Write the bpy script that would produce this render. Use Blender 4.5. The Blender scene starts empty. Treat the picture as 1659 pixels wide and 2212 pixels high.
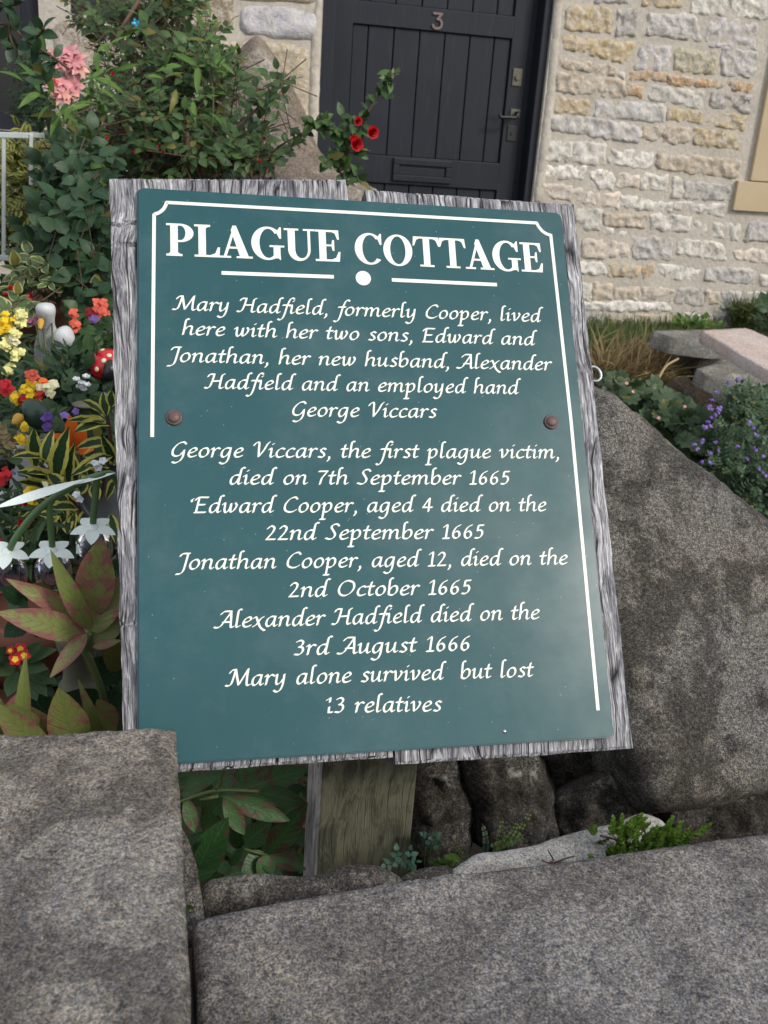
import bpy, bmesh, math, random
import numpy as np
from mathutils import Vector, Matrix, noise
from mathutils.geometry import delaunay_2d_cdt
PI = math.pi
random.seed(11)
rng = random.Random(5)
sc = bpy.context.scene
C = sc.collection

# ------------------------------------------------------------------ camera
EYE = Vector((0, 0, 1.5))
FPX, VW, VH = 2128.55, 1659.0, 2212.0
yaw, pitch, roll = 0.22786, 0.35443, 0.07223
fw = Vector((math.sin(yaw)*math.cos(pitch), math.cos(yaw)*math.cos(pitch), -math.sin(pitch)))
rt = Vector((math.cos(yaw), -math.sin(yaw), 0.0))
up = rt.cross(fw)
R_ = rt*math.cos(roll) + up*math.sin(roll)
U_ = -rt*math.sin(roll) + up*math.cos(roll)
cam = bpy.data.cameras.new('camera')
camo = bpy.data.objects.new('camera', cam)
C.objects.link(camo)
cm = Matrix((R_, U_, -fw)).transposed().to_4x4()
cm.translation = EYE
camo.matrix_world = cm
cam.sensor_fit = 'VERTICAL'
cam.sensor_height = 24.0
cam.sensor_width = 18.0
cam.lens = 24.0*FPX/VH
cam.clip_start = 0.02
cam.clip_end = 500
cam.dof.use_dof = True
cam.dof.focus_distance = 1.12
cam.dof.aperture_fstop = 11
sc.camera = camo

# ------------------------------------------------------------------ sky and sun
SUN_EL, SUN_AZ = math.radians(34), math.radians(138)     # azimuth clockwise from +Y (behind the viewer, to the right)
w = bpy.data.worlds.new('World')
sc.world = w
w.use_nodes = True
nt = w.node_tree
bg = nt.nodes['Background']
sky = nt.nodes.new('ShaderNodeTexSky')
sky.sky_type = 'NISHITA'
sky.sun_disc = False
sky.sun_elevation = SUN_EL
sky.sun_rotation = SUN_AZ
sky.dust_density = 3.0
sky.air_density = 1.0
# thin broken cloud over the sky
tc = nt.nodes.new('ShaderNodeTexCoord')
cn = nt.nodes.new('ShaderNodeTexNoise'); cn.inputs['Scale'].default_value = 2.2; cn.inputs['Detail'].default_value = 6
cr = nt.nodes.new('ShaderNodeValToRGB')
cr.color_ramp.elements[0].position = .38; cr.color_ramp.elements[0].color = (.25, .25, .25, 1)
cr.color_ramp.elements[1].position = .68; cr.color_ramp.elements[1].color = (.95, .95, .95, 1)
mx = nt.nodes.new('ShaderNodeMix'); mx.data_type = 'RGBA'
nt.links.new(tc.outputs['Generated'], cn.inputs['Vector'])
nt.links.new(cn.outputs['Fac'], cr.inputs['Fac'])
nt.links.new(cr.outputs['Color'], mx.inputs['Factor'])
nt.links.new(sky.outputs['Color'], mx.inputs['A'])
mx.inputs['B'].default_value = (8.6, 8.8, 9.2, 1)
nt.links.new(mx.outputs['Result'], bg.inputs['Color'])
bg.inputs['Strength'].default_value = 0.12
sd = bpy.data.lights.new('sun', 'SUN')
sd.energy = 1.5
sd.angle = math.radians(11)
sd.color = (1, .95, .88)
so = bpy.data.objects.new('sun', sd)
C.objects.link(so)
sdir = Vector((math.sin(SUN_AZ)*math.cos(SUN_EL), math.cos(SUN_AZ)*math.cos(SUN_EL), math.sin(SUN_EL)))
so.rotation_euler = (-sdir).to_track_quat('-Z', 'Y').to_euler()
so.location = (4, -4, 8)
sc.view_settings.view_transform = 'Standard'
sc.view_settings.look = 'None'
sc.view_settings.gamma = 1
sc.view_settings.exposure = 0.35
sc.render.engine = 'CYCLES'

# ------------------------------------------------------------------ picture point -> place
def ray(vx, vy):
    return fw + R_*((vx-VW/2)/FPX) - U_*((vy-VH/2)/FPX)
def P(vx, vy, Y):
    d = ray(vx, vy); return EYE + d*(Y/d.y)
def PPl(vx, vy, p0, n):
    d = ray(vx, vy); return EYE + d*((p0-EYE).dot(n)/d.dot(n))

# ------------------------------------------------------------------ bookkeeping
def props(o, label=None, cat=None, group=None, kind=None):
    if label: o['label'] = label
    if cat: o['category'] = cat
    if group: o['group'] = group
    if kind: o['kind'] = kind
    return o
def thing(name, label, cat, loc=(0, 0, 0), group=None):
    o = bpy.data.objects.new(name, None)
    C.objects.link(o); o.location = loc; o.empty_display_size = .05
    return props(o, label, cat, group)
def link(name, me, mat, parent=None, mw=None, color=None):
    o = bpy.data.objects.new(name, me)
    C.objects.link(o)
    if mat is not None and len(me.materials) == 0: me.materials.append(mat)
    if parent is not None:
        o.parent = parent
        o.matrix_parent_inverse = world_of(parent).inverted()
    if mw is not None: o.matrix_basis = mw
    if color: o.color = (*color, 1)
    return o
def world_of(o):
    if o.parent is None:
        return o.matrix_basis.copy()
    return world_of(o.parent) @ o.matrix_parent_inverse @ o.matrix_basis
def bm_mesh(bm, name='mesh', smooth=False):
    me = bpy.data.meshes.new(name)
    bm.to_mesh(me); bm.free()
    if smooth:
        me.polygons.foreach_set('use_smooth', [True]*len(me.polygons))
    return me
def frame(o, x, n):
    x = Vector(x).normalized(); n = Vector(n).normalized()
    y = n.cross(x).normalized(); x = y.cross(n)
    m = Matrix((x, y, n)).transposed().to_4x4(); m.translation = o
    return m
def box(bm, a, b, bev=0.0):
    """axis box between corners a and b"""
    r = bmesh.ops.create_cube(bm, size=1)
    vs = r['verts']
    a = Vector(a); b = Vector(b)
    for v in vs:
        v.co = Vector(((a[i]+b[i])/2 + v.co[i]*abs(b[i]-a[i]) for i in range(3)))
    if bev:
        es = list({e for v in vs for e in v.link_edges})
        bmesh.ops.bevel(bm, geom=es, offset=bev, segments=2, affect='EDGES', profile=.5)
def tube_mesh(pts, rad, seg=7, smooth=True):
    bm = bmesh.new()
    pts = [Vector(p) for p in pts]
    if not hasattr(rad, '__len__'): rad = [rad]*len(pts)
    rings = []
    ref = Vector((.3, .2, .9))
    for i, p in enumerate(pts):
        t = (pts[min(i+1, len(pts)-1)] - pts[max(i-1, 0)]).normalized()
        a = t.cross(ref)
        if a.length < 1e-3: a = t.cross(Vector((1, 0, 0)))
        a.normalize(); b = t.cross(a)
        rings.append([bm.verts.new(p + (a*math.cos(2*PI*k/seg)+b*math.sin(2*PI*k/seg))*rad[i]) for k in range(seg)])
    for r0, r1 in zip(rings, rings[1:]):
        for k in range(seg):
            bm.faces.new((r0[k], r0[(k+1) % seg], r1[(k+1) % seg], r1[k]))
    bm.faces.new(rings[0][::-1]); bm.faces.new(rings[-1])
    return bm_mesh(bm, 'tube', smooth)
def spline(pts, n=6):
    pts = [Vector(p) for p in pts]
    if len(pts) < 3: return pts
    out = []
    q = [pts[0]*2-pts[1]] + pts + [pts[-1]*2-pts[-2]]
    for i in range(1, len(q)-2):
        p0, p1, p2, p3 = q[i-1:i+3]
        for k in range(n):
            t = k/n
            out.append(.5*((2*p1)+(p2-p0)*t+(2*p0-5*p1+4*p2-p3)*t*t+(3*p1-p0-3*p2+p3)*t**3))
    out.append(pts[-1]); return out
def lathe(prof, seg=24, smooth=True):
    """prof: list of (r, z)"""
    bm = bmesh.new(); rings = []
    for r, z in prof:
        rings.append([bm.verts.new((r*math.cos(2*PI*k/seg), r*math.sin(2*PI*k/seg), z)) for k in range(seg)])
    for r0, r1 in zip(rings, rings[1:]):
        for k in range(seg):
            bm.faces.new((r0[k], r0[(k+1) % seg], r1[(k+1) % seg], r1[k]))
    bm.faces.new(rings[0][::-1]); bm.faces.new(rings[-1])
    return bm_mesh(bm, 'lathe', smooth)

# ------------------------------------------------------------------ materials
class NT:
    def __init__(s, name, rough=.8, spec=.5):
        s.m = bpy.data.materials.new(name); s.m.use_nodes = True
        s.t = s.m.node_tree; s.b = s.t.nodes['Principled BSDF']
        s.b.inputs['Roughness'].default_value = rough
        s.b.inputs['Specular IOR Level'].default_value = spec
        s.co = s.t.nodes.new('ShaderNodeTexCoord').outputs['Object']
    def n(s, typ, **kw):
        x = s.t.nodes.new(typ)
        for k, v in kw.items(): setattr(x, k, v)
        return x
    def put(s, sock, v):
        if hasattr(v, 'links') or isinstance(v, bpy.types.NodeSocket): s.t.links.new(v, sock)
        else:
            if isinstance(v, tuple) and len(v) == 3 and sock.type == 'RGBA': v = (*v, 1)
            sock.default_value = v
    def map(s, scale=(1, 1, 1), rot=(0, 0, 0), v=None, loc=(0, 0, 0)):
        x = s.n('ShaderNodeMapping'); s.put(x.inputs['Vector'], v or s.co)
        x.inputs['Scale'].default_value = scale; x.inputs['Rotation'].default_value = rot
        x.inputs['Location'].default_value = loc
        return x.outputs[0]
    def noise(s, scale, detail=4, rough=.5, dist=0, v=None):
        x = s.n('ShaderNodeTexNoise'); s.put(x.inputs['Vector'], v or s.co)
        x.inputs['Scale'].default_value = scale; x.inputs['Detail'].default_value = detail
        x.inputs['Roughness'].default_value = rough; x.inputs['Distortion'].default_value = dist
        return x.outputs['Fac']
    def voro(s, scale, v=None, feature='F1', out='Distance', rnd=1):
        x = s.n('ShaderNodeTexVoronoi', feature=feature); s.put(x.inputs['Vector'], v or s.co)
        x.inputs['Scale'].default_value = scale; x.inputs['Randomness'].default_value = rnd
        return x.outputs[out]
    def ramp(s, f, stops, interp='LINEAR'):
        x = s.n('ShaderNodeValToRGB'); s.put(x.inputs[0], f)
        e = x.color_ramp.elements; x.color_ramp.interpolation = interp
        while len(e) < len(stops): e.new(.5)
        for k, (p, c) in zip(e, stops):
            k.position = p
            if not isinstance(c, tuple): c = (c, c, c)
            k.color = (*c, 1)
        return x.outputs[0]
    def mix(s, f, a, b, mode='MIX'):
        x = s.n('ShaderNodeMix', data_type='RGBA', blend_type=mode)
        s.put(x.inputs['Factor'], f); s.put(x.inputs['A'], a); s.put(x.inputs['B'], b)
        return x.outputs['Result']
    def math(s, op, a, b=0.0, clamp=False):
        x = s.n('ShaderNodeMath', operation=op); x.use_clamp = clamp
        s.put(x.inputs[0], a); s.put(x.inputs[1], b); return x.outputs[0]
    def bump(s, h, strength=.5, dist=.002, normal=None):
        x = s.n('ShaderNodeBump'); s.put(x.inputs['Height'], h)
        x.inputs['Strength'].default_value = strength; x.inputs['Distance'].default_value = dist
        if normal: s.put(x.inputs['Normal'], normal)
        return x.outputs[0]
    def fin(s, col, bump=None, rough=None):
        s.put(s.b.inputs['Base Color'], col)
        if bump: s.put(s.b.inputs['Normal'], bump)
        if rough is not None: s.put(s.b.inputs['Roughness'], rough)
        return s.m
def plain(name, col, rough=.5, metal=0, amp=.15, scale=40, bump=0):
    t = NT(name, rough)
    c = t.mix(t.noise(scale, 5), tuple(x*(1-amp) for x in col), tuple(min(1, x*(1+amp)) for x in col))
    t.b.inputs['Metallic'].default_value = metal
    return t.fin(c, t.bump(t.noise(scale*3, 4), bump, .002) if bump else None)

def mat_grit(name, dark, mid, light, patch=(.5, .5, .5), sc_=1.0, lichen=0.0, spots=True):
    t = NT(name, .92, .3)
    g1 = t.noise(520*sc_, 3, .75)
    g2 = t.noise(210*sc_, 5, .75)
    grit = t.ramp(t.math('ADD', t.math('MULTIPLY', g1, .55), t.math('MULTIPLY', g2, .45)),
                  [(.39, dark), (.5, mid), (.61, light)])
    pt = t.ramp(t.math('ADD', t.math('MULTIPLY', t.noise(11*sc_, 5, .6, .3), .65), t.math('MULTIPLY', t.noise(42*sc_, 5, .7), .35)), [(.455, 0.0), (.54, 1.0)])
    c = t.mix(pt, t.mix(.85, grit, patch, 'MULTIPLY'), grit)
    c = t.mix(.38, c, t.ramp(t.noise(260*sc_, 2, .5), [(.40, (.86, .93, 1.10)), (.60, (1.16, 1.03, .86))]), 'MULTIPLY')
    warm = t.ramp(t.noise(4.5*sc_, 4), [(.4, (1.08, .98, .86)), (.6, (.96, .99, 1.04))])
    c = t.mix(.4, c, warm, 'MULTIPLY')
    if lichen:
        l = t.ramp(t.noise(26*sc_, 7, .7), [(.62-lichen*.2, 0.0), (.72-lichen*.2, 1.0)])
        c = t.mix(t.math('MULTIPLY', l, .6), c, (.42, .42, .38))
    if spots:
        v = t.voro(9*sc_, v=t.map(v=None, loc=(.3, .7, .1)))
        n = t.noise(60*sc_, 3)
        s_ = t.ramp(t.math('ADD', v, t.math('MULTIPLY', n, .12)), [(.070, 1.0), (.080, 0.0)])
        c = t.mix(s_, c, (.75, .78, .82))
    h = t.math('ADD', t.math('MULTIPLY', g1, .5), g2)
    b = t.bump(h, .9, .0025)
    b = t.bump(t.noise(30*sc_, 5, .6), .6, .008, b)
    return t.fin(c, b)
M = {}
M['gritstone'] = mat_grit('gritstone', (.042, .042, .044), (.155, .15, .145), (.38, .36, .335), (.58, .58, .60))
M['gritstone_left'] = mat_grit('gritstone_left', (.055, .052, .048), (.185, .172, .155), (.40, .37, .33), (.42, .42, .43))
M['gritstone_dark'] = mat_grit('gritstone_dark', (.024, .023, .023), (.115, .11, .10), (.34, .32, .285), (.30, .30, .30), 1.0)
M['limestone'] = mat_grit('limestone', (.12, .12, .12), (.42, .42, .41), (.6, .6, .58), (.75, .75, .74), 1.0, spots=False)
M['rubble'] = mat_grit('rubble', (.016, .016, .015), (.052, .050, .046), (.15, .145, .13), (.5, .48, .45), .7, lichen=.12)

def mat_wallstone():
    t = NT('wall_stone', .9, .3)
    oi = t.n('ShaderNodeObjectInfo')
    rnd = t.map(v=t.co)
    add = t.n('ShaderNodeVectorMath', operation='ADD'); t.put(add.inputs[0], t.co)
    mul = t.n('ShaderNodeVectorMath', operation='SCALE'); t.put(mul.inputs[0], (1.0, 2.3, 3.1)); t.put(mul.inputs['Scale'], t.math('MULTIPLY', oi.outputs['Random'], 40))
    t.t.links.new(mul.outputs[0], add.inputs[1]); v = add.outputs[0]
    n1 = t.noise(14, 6, .65, .4, v); n2 = t.noise(55, 5, .7, 0, v); n3 = t.noise(160, 3, .6, 0, v)
    base = t.mix(1.0, oi.outputs['Color'], (1.3, 1.3, 1.3), 'MULTIPLY')
    c = t.mix(.9, base, t.ramp(n1, [(.3, (.62, .60, .58)), (.5, (1, 1, 1)), (.7, (1.22, 1.18, 1.1))]), 'MULTIPLY')
    c = t.mix(t.math('MULTIPLY', t.ramp(n2, [(.48, 0.0), (.60, 1.0)]), .5), c, (.74, .72, .68))
    c = t.mix(t.math('MULTIPLY', t.ramp(t.noise(38, 6, .75, .5, v), [(.56, 0.0), (.68, 1.0)]), .65), c, (.17, .155, .14))
    c = t.mix(t.math('MULTIPLY', t.ramp(t.noise(24, 6, .7, .8, v), [(.51, 0.0), (.61, 1.0)]), .6), c, (.55, .51, .445))
    c = t.mix(t.math('MULTIPLY', n3, .3), c, t.mix(1.0, c, (.5, .5, .5), 'MULTIPLY'))
    b = t.bump(t.math('ADD', n2, t.math('MULTIPLY', n3, .4)), .8, .006)
    b = t.bump(n1, .8, .02, b)
    return t.fin(c, b)
M['wallstone'] = mat_wallstone()
def mat_mortar():
    t = NT('lime_mortar', .95, .2)
    n1 = t.noise(6, 5, .6); n2 = t.noise(60, 5, .7); n3 = t.noise(250, 3)
    c = t.ramp(n1, [(.35, (.50, .46, .39)), (.65, (.60, .555, .48))])
    c = t.mix(.5, c, t.ramp(n2, [(.35, .6), (.65, 1.0)]), 'MULTIPLY')
    b = t.bump(n3, .5, .003); b = t.bump(n2, .6, .01, b)
    return t.fin(c, b)
M['mortar'] = mat_mortar()
def mat_ashlar():
    t = NT('ashlar_sandstone', .9, .2)
    c = t.ramp(t.noise(5, 4), [(.3, (.47, .37, .235)), (.7, (.52, .42, .28))])
    c = t.mix(.25, c, t.ramp(t.noise(200, 3), [(.3, .7), (.7, 1.0)]), 'MULTIPLY')
    return t.fin(c, t.bump(t.noise(220, 3), .3, .002))
M['ashlar'] = mat_ashlar()

def mat_wood(name, lights, darks, crack=1.0, tint=None):
    """grain runs along local Y"""
    t = NT(name, .85, .25)
    warp = t.noise(7, 3, .5)
    wv = t.n('ShaderNodeVectorMath', operation='ADD'); t.put(wv.inputs[0], t.co)
    cmb = t.n('ShaderNodeCombineXYZ'); t.put(cmb.inputs[0], t.math('MULTIPLY', t.math('SUBTRACT', warp, .5), .034))
    t.put(cmb.inputs[2], t.math('MULTIPLY', t.math('SUBTRACT', warp, .5), .02))
    t.t.links.new(cmb.outputs[0], wv.inputs[1]); v = wv.outputs[0]
    g1 = t.noise(1, 8, .72, .2, t.map((320, 9, 320), v=v))
    g2 = t.noise(1, 5, .65, .0, t.map((820, 40, 820), v=v))
    g3 = t.noise(1, 6, .7, .4, t.map((60, 16, 60), v=v))
    mixn = t.math('ADD', t.math('MULTIPLY', g1, .55), t.math('MULTIPLY', g2, .45))
    c = t.ramp(mixn, [(.37, darks[0]), (.45, darks[1]), (.51, lights[0]), (.60, lights[1])])
    blot = t.ramp(g3, [(.42, 1.0), (.54, 0.0)])
    c = t.mix(t.math('MULTIPLY', blot, .78), c, t.mix(1.0, c, (.36, .36, .40), 'MULTIPLY'))
    ck = t.voro(1, t.map((75, 3.2, 75), v=v), 'DISTANCE_TO_EDGE')
    ckm = t.ramp(ck, [(.0, 1.0), (.05, 0.0)])
    ckm = t.math('MULTIPLY', ckm, t.ramp(t.noise(14, 3), [(.42, 0.0), (.52, crack)]))
    c = t.mix(ckm, c, (.012, .011, .012))
    if tint: c = t.mix(.9, c, tint, 'MULTIPLY')
    h = t.math('SUBTRACT', mixn, t.math('MULTIPLY', ckm, .8))
    return t.fin(c, t.bump(h, 1.0, .004))
M['oak'] = mat_wood('weathered_oak', ((.38, .375, .39), (.72, .72, .73)), ((.06, .058, .062), (.17, .168, .18)))
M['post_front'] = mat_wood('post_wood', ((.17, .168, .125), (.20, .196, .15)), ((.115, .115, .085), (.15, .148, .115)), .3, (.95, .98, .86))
M['post_side'] = mat_wood('post_side_wood', ((.70, .65, .62), (.8, .76, .72)), ((.3, .26, .22), (.46, .41, .37)), .3)  # pale weathered wood, lightened further to stand in for light on the sunless side

def mat_panel():
    t = NT('green_laminate', .22, .5)
    c = t.ramp(t.noise(5, 5, .6), [(.35, (.007, .066, .075)), (.65, (.010, .075, .084))])
    smear = t.ramp(t.noise(1, 5, .6, .6, t.map((14, 9, 10))), [(.34, 1.0), (.46, 0.0)])
    c = t.mix(t.math('MULTIPLY', smear, .5), c, (.012, .075, .078))
    dust = t.ramp(t.noise(7, 7, .7), [(.48, 0.0), (.75, 1.0)])
    c = t.mix(t.math('MULTIPLY', dust, .17), c, (.22, .27, .29))
    sp = t.ramp(t.voro(75), [(.035, 1.0), (.05, 0.0)])
    c = t.mix(t.math('MULTIPLY', sp, .35), c, (.6, .65, .65))
    scr = t.ramp(t.voro(1, t.map((26, 3, 10), (0, 0, .7)), 'DISTANCE_TO_EDGE'), [(.0, 1.0), (.006, 0.0)])
    scr = t.math('MULTIPLY', scr, t.ramp(t.noise(6, 3), [(.56, 0.0), (.62, .5)]))
    c = t.mix(scr, c, (.01, .04, .045))
    r = t.ramp(t.noise(6, 6, .65), [(.3, .13), (.7, .27)])
    b = t.bump(t.noise(2.2, 2), .25, .01)
    return t.fin(c, b, r)
M['panel'] = mat_panel()
M['cream'] = plain('cream_lettering', (.82, .82, .72), .45, amp=.04)
M['bolt'] = plain('brown_bolt', (.12, .075, .07), .45, .3, .3, 300, .3)
M['steel'] = plain('zinc_steel', (.45, .48, .5), .3, .9, .15, 200)
def mat_door():
    t = NT('black_door_paint', .42, .3)
    c = t.ramp(t.noise(3, 5, .6), [(.3, (.011, .013, .020)), (.7, (.016, .019, .028))])
    c = t.mix(t.math('MULTIPLY', t.ramp(t.noise(1, 6, .7, 0, t.map((60, 60, 5))), [(.55, 0.0), (.7, 1.0)]), .25), c, (.06, .062, .07))
    sp = t.ramp(t.voro(30), [(.03, 1.0), (.05, 0.0)])
    c = t.mix(t.math('MULTIPLY', sp, .25), c, (.2, .2, .2))
    return t.fin(c, t.bump(t.noise(1, 5, .6, 0, t.map((160, 160, 12))), .25, .002), t.ramp(t.noise(8, 4), [(.3, .36), (.7, .55)]))
M['door'] = mat_door()
M['ironwork'] = plain('black_ironwork', (.025, .025, .027), .4, .3, .3, 80, .3)
M['brass_old'] = plain('tarnished_brass', (.12, .115, .09), .5, .4, .4, 120, .3)
M['numeral'] = plain('bronze_numeral', (.17, .125, .115), .5, .2, .25, 90, .3)
M['glass'] = plain('dark_window_glass', (.008, .009, .011), .12, amp=.2, scale=4)
M['white_plastic'] = plain('pale_plastic', (.50, .56, .55), .4)
M['soil'] = plain('garden_soil', (.030, .024, .017), .95, amp=.6, scale=30, bump=1)
M['asphalt'] = plain('asphalt', (.05, .05, .05), .9, amp=.3, scale=120, bump=.6)
M['terracotta'] = plain('terracotta', (.22, .085, .05), .8, amp=.25, scale=25, bump=.3)
M['concrete'] = plain('mossy_concrete', (.13, .125, .085), .9, amp=.5, scale=22, bump=.6)
M['whitepaint'] = plain('weathered_white_paint', (.50, .52, .53), .6, amp=.35, scale=45, bump=.5)
M['ducktop'] = plain('dark_green_paint', (.022, .05, .036), .4, amp=.3, scale=30)
M['bill'] = plain('amber_paint', (.5, .28, .03), .5)
M['blueband'] = plain('blue_paint', (.10, .22, .36), .5, amp=.25)
M['ladyred'] = plain('glossy_red_paint', (.50, .012, .022), .25, amp=.15)
M['ladyblack'] = plain('black_paint', (.012, .012, .014), .35)
M['creamdot'] = plain('cream_paint', (.72, .62, .38), .5)
M['bluepot'] = plain('blue_glaze', (.03, .12, .28), .3)
M['greymetal'] = plain('grey_metal', (.16, .17, .18), .3, .7, .3, 20)
M['blackplastic'] = plain('black_plastic', (.012, .013, .013), .45)
M['pinkslab'] = mat_grit('pink_sandstone_slab', (.34, .28, .26), (.50, .44, .41), (.62, .57, .54), (.88, .82, .8), .6, spots=False)
M['greyslab'] = mat_grit('grey_stone_slab', (.10, .10, .09), (.20, .20, .18), (.32, .32, .29), (.7, .7, .66), .5, lichen=.35, spots=False)
M['earthstone'] = mat_grit('earthy_stone', (.05, .042, .03), (.12, .10, .075), (.22, .19, .14), (.6, .55, .48), .5, spots=False)
M['boulder'] = mat_grit('boulder_stone', (.12, .105, .085), (.22, .195, .165), (.36, .325, .28), (.62, .6, .58), .35, lichen=.2, spots=False)

def mat_leaf(name, a, b, edge=None, edge_w=.55, red=None, rough=.42, trans=.15, vein=None, redlo=.80):
    """UV.x: 0 on the midrib, 1 on the margin; UV.y along the leaf"""
    t = NT(name, rough, .5)
    g = t.n('ShaderNodeNewGeometry'); oi = t.n('ShaderNodeObjectInfo'); t.b.inputs['Specular IOR Level'].default_value = .35
    rn = t.math('FRACT', t.math('ADD', g.outputs['Random Per Island'], oi.outputs['Random']))
    c = t.mix(rn, a, b)
    old = t.ramp(t.math('FRACT', t.math('MULTIPLY', rn, 13.7)), [(.945, 0.0), (.95, 1.0)], 'CONSTANT')
    if red is None:
        c = t.mix(t.math('MULTIPLY', old, .75), c, (.16, .13, .02))
    uv = t.n('ShaderNodeUVMap').outputs[0]
    sx = t.n('ShaderNodeSeparateXYZ'); t.put(sx.inputs[0], uv)
    nz = t.noise(55, 4, .6, .3, g.outputs['Position'])
    if red is not None:
        s = t.math('ADD', t.math('MULTIPLY', sx.outputs[0], .26), t.math('MULTIPLY', nz, 1.25))
        f = t.ramp(t.math('ADD', s, t.math('MULTIPLY', rn, .20)), [(redlo, 0.0), (redlo+.2, 1.0)])
        c = t.mix(t.math('MULTIPLY', f, .85), c, red)
    if edge is not None:
        s = t.math('ADD', sx.outputs[0], t.math('MULTIPLY', t.math('SUBTRACT', nz, .5), .55))
        c = t.mix(t.ramp(s, [(edge_w, 0.0), (edge_w+.05, 1.0)]), c, edge)
    rib = t.ramp(sx.outputs[0], [(.0, 1.0), (.09, 0.0)])
    c = t.mix(t.math('MULTIPLY', rib, .35), c, vein or tuple(min(1, x*1.9) for x in b))
    t.b.inputs['Transmission Weight'].default_value = 0
    vn = t.math('SINE', t.math('SUBTRACT', t.math('MULTIPLY', sx.outputs[1], 52), t.math('MULTIPLY', sx.outputs[0], 13)))
    vl = t.ramp(vn, [(.86, 0.0), (1.0, 1.0)])
    c = t.mix(t.math('MULTIPLY', vl, .22), c, vein or tuple(min(1, x*1.9) for x in b))
    m = t.fin(c, t.bump(t.math('ADD', t.noise(160, 3, v=g.outputs['Position']), t.math('MULTIPLY', vl, -.8)), .4, .002))
    # thin translucent leaf
    tr = t.n('ShaderNodeBsdfTranslucent'); t.put(tr.inputs['Color'], c)
    ms = t.n('ShaderNodeMixShader'); ms.inputs[0].default_value = trans
    t.t.links.new(t.b.outputs[0], ms.inputs[1]); t.t.links.new(tr.outputs[0], ms.inputs[2])
    t.t.links.new(ms.outputs[0], t.t.nodes['Material Output'].inputs['Surface'])
    return m
M['rose_leaf'] = mat_leaf('rose_leaf', (.018, .050, .014), (.070, .135, .038))
M['bright_leaf'] = mat_leaf('bright_leaf', (.05, .12, .015), (.10, .19, .03))
M['dark_leaf'] = mat_leaf('dark_leaf', (.012, .036, .014), (.026, .062, .022))
M['gold_leaf'] = mat_leaf('gold_variegated_leaf', (.03, .065, .02), (.055, .095, .03), (.30, .29, .06), .35)
M['clem_leaf'] = mat_leaf('broad_leaf', (.018, .050, .022), (.040, .088, .038))
M['varieg_leaf'] = mat_leaf('yellow_edged_leaf', (.018, .05, .022), (.03, .075, .03), (.64, .60, .13), .54)
M['holly_leaf'] = mat_leaf('cream_edged_leaf', (.06, .10, .04), (.10, .15, .06), (.38, .40, .16), .72)
M['peony_leaf'] = mat_leaf('peony_leaf', (.15, .185, .05), (.20, .22, .07), red=(.23, .075, .08), trans=.2, vein=(.10, .14, .05))
M['peony_dark'] = mat_leaf('peony_green_leaf', (.04, .11, .035), (.08, .17, .055), red=(.13, .06, .045), trans=.25, redlo=.92)
M['flower_leaf'] = mat_leaf('narrow_leaf', (.025, .06, .022), (.05, .10, .035))
M['fern'] = mat_leaf('fern_leaf', (.05, .11, .02), (.09, .16, .035))
M['wallrue'] = mat_leaf('wall_rue_leaf', (.03, .085, .055), (.05, .11, .07))
M['sedum'] = mat_leaf('sedum_leaf', (.09, .21, .03), (.19, .30, .05), rough=.4)
M['campanula'] = mat_leaf('campanula_leaf', (.035, .075, .035), (.065, .12, .055))
M['geranium'] = mat_leaf('geranium_leaf', (.03, .065, .025), (.06, .10, .04))
M['grass'] = mat_leaf('grass_blade', (.06, .10, .025), (.12, .16, .05), rough=.6)
M['drygrass'] = mat_leaf('dry_grass_blade', (.22, .16, .08), (.34, .27, .14), rough=.7)
M['stem_green'] = plain('green_stem', (.07, .10, .03), .5)
M['stem_red'] = plain('brown_stem', (.09, .045, .025), .6)
M['stem_brown'] = plain('woody_stem', (.07, .05, .03), .8)
def mat_petal(name, col, rough=.5, inner=None):
    t = NT(name, rough, .3)
    g = t.n('ShaderNodeNewGeometry')
    c = t.mix(g.outputs['Random Per Island'], tuple(x*.75 for x in col), tuple(min(1, x*1.15) for x in col))
    if inner:
        uv = t.n('ShaderNodeUVMap').outputs[0]; sx = t.n('ShaderNodeSeparateXYZ'); t.put(sx.inputs[0], uv)
        c = t.mix(t.ramp(sx.outputs[1], [(.35, 1.0), (.45, 0.0)]), c, inner)
    return t.fin(c)
for k, col in dict(yellow=(.75, .50, .01), paleyellow=(.75, .72, .28), orange=(.78, .15, .02), red=(.45, .008, .015), darkred=(.20, .006, .014),
                   mauve=(.30, .10, .17), coral=(.60, .10, .06), white=(.72, .75, .78), purple=(.12, .055, .30), violet=(.22, .13, .46),
                   pink=(.62, .26, .28), cream=(.75, .72, .45), peach=(.72, .36, .30)).items():
    M['p_'+k] = mat_petal('petal_'+k, col)
M['p_primula'] = mat_petal('petal_primula', (.42, .006, .012), inner=(.75, .5, .02))
M['snowdrop'] = plain('white_pearl_plastic', (.70, .78, .74), .25)
M['lampgreen'] = plain('green_plastic', (.07, .14, .05), .35)
def mat_lampglass():
    t = NT('clear_ribbed_plastic', .08, .5)
    t.b.inputs['Transmission Weight'].default_value = 1.0
    t.b.inputs['IOR'].default_value = 1.35
    return t.fin((.50, .54, .80))
M['lampglass'] = mat_lampglass()

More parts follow.
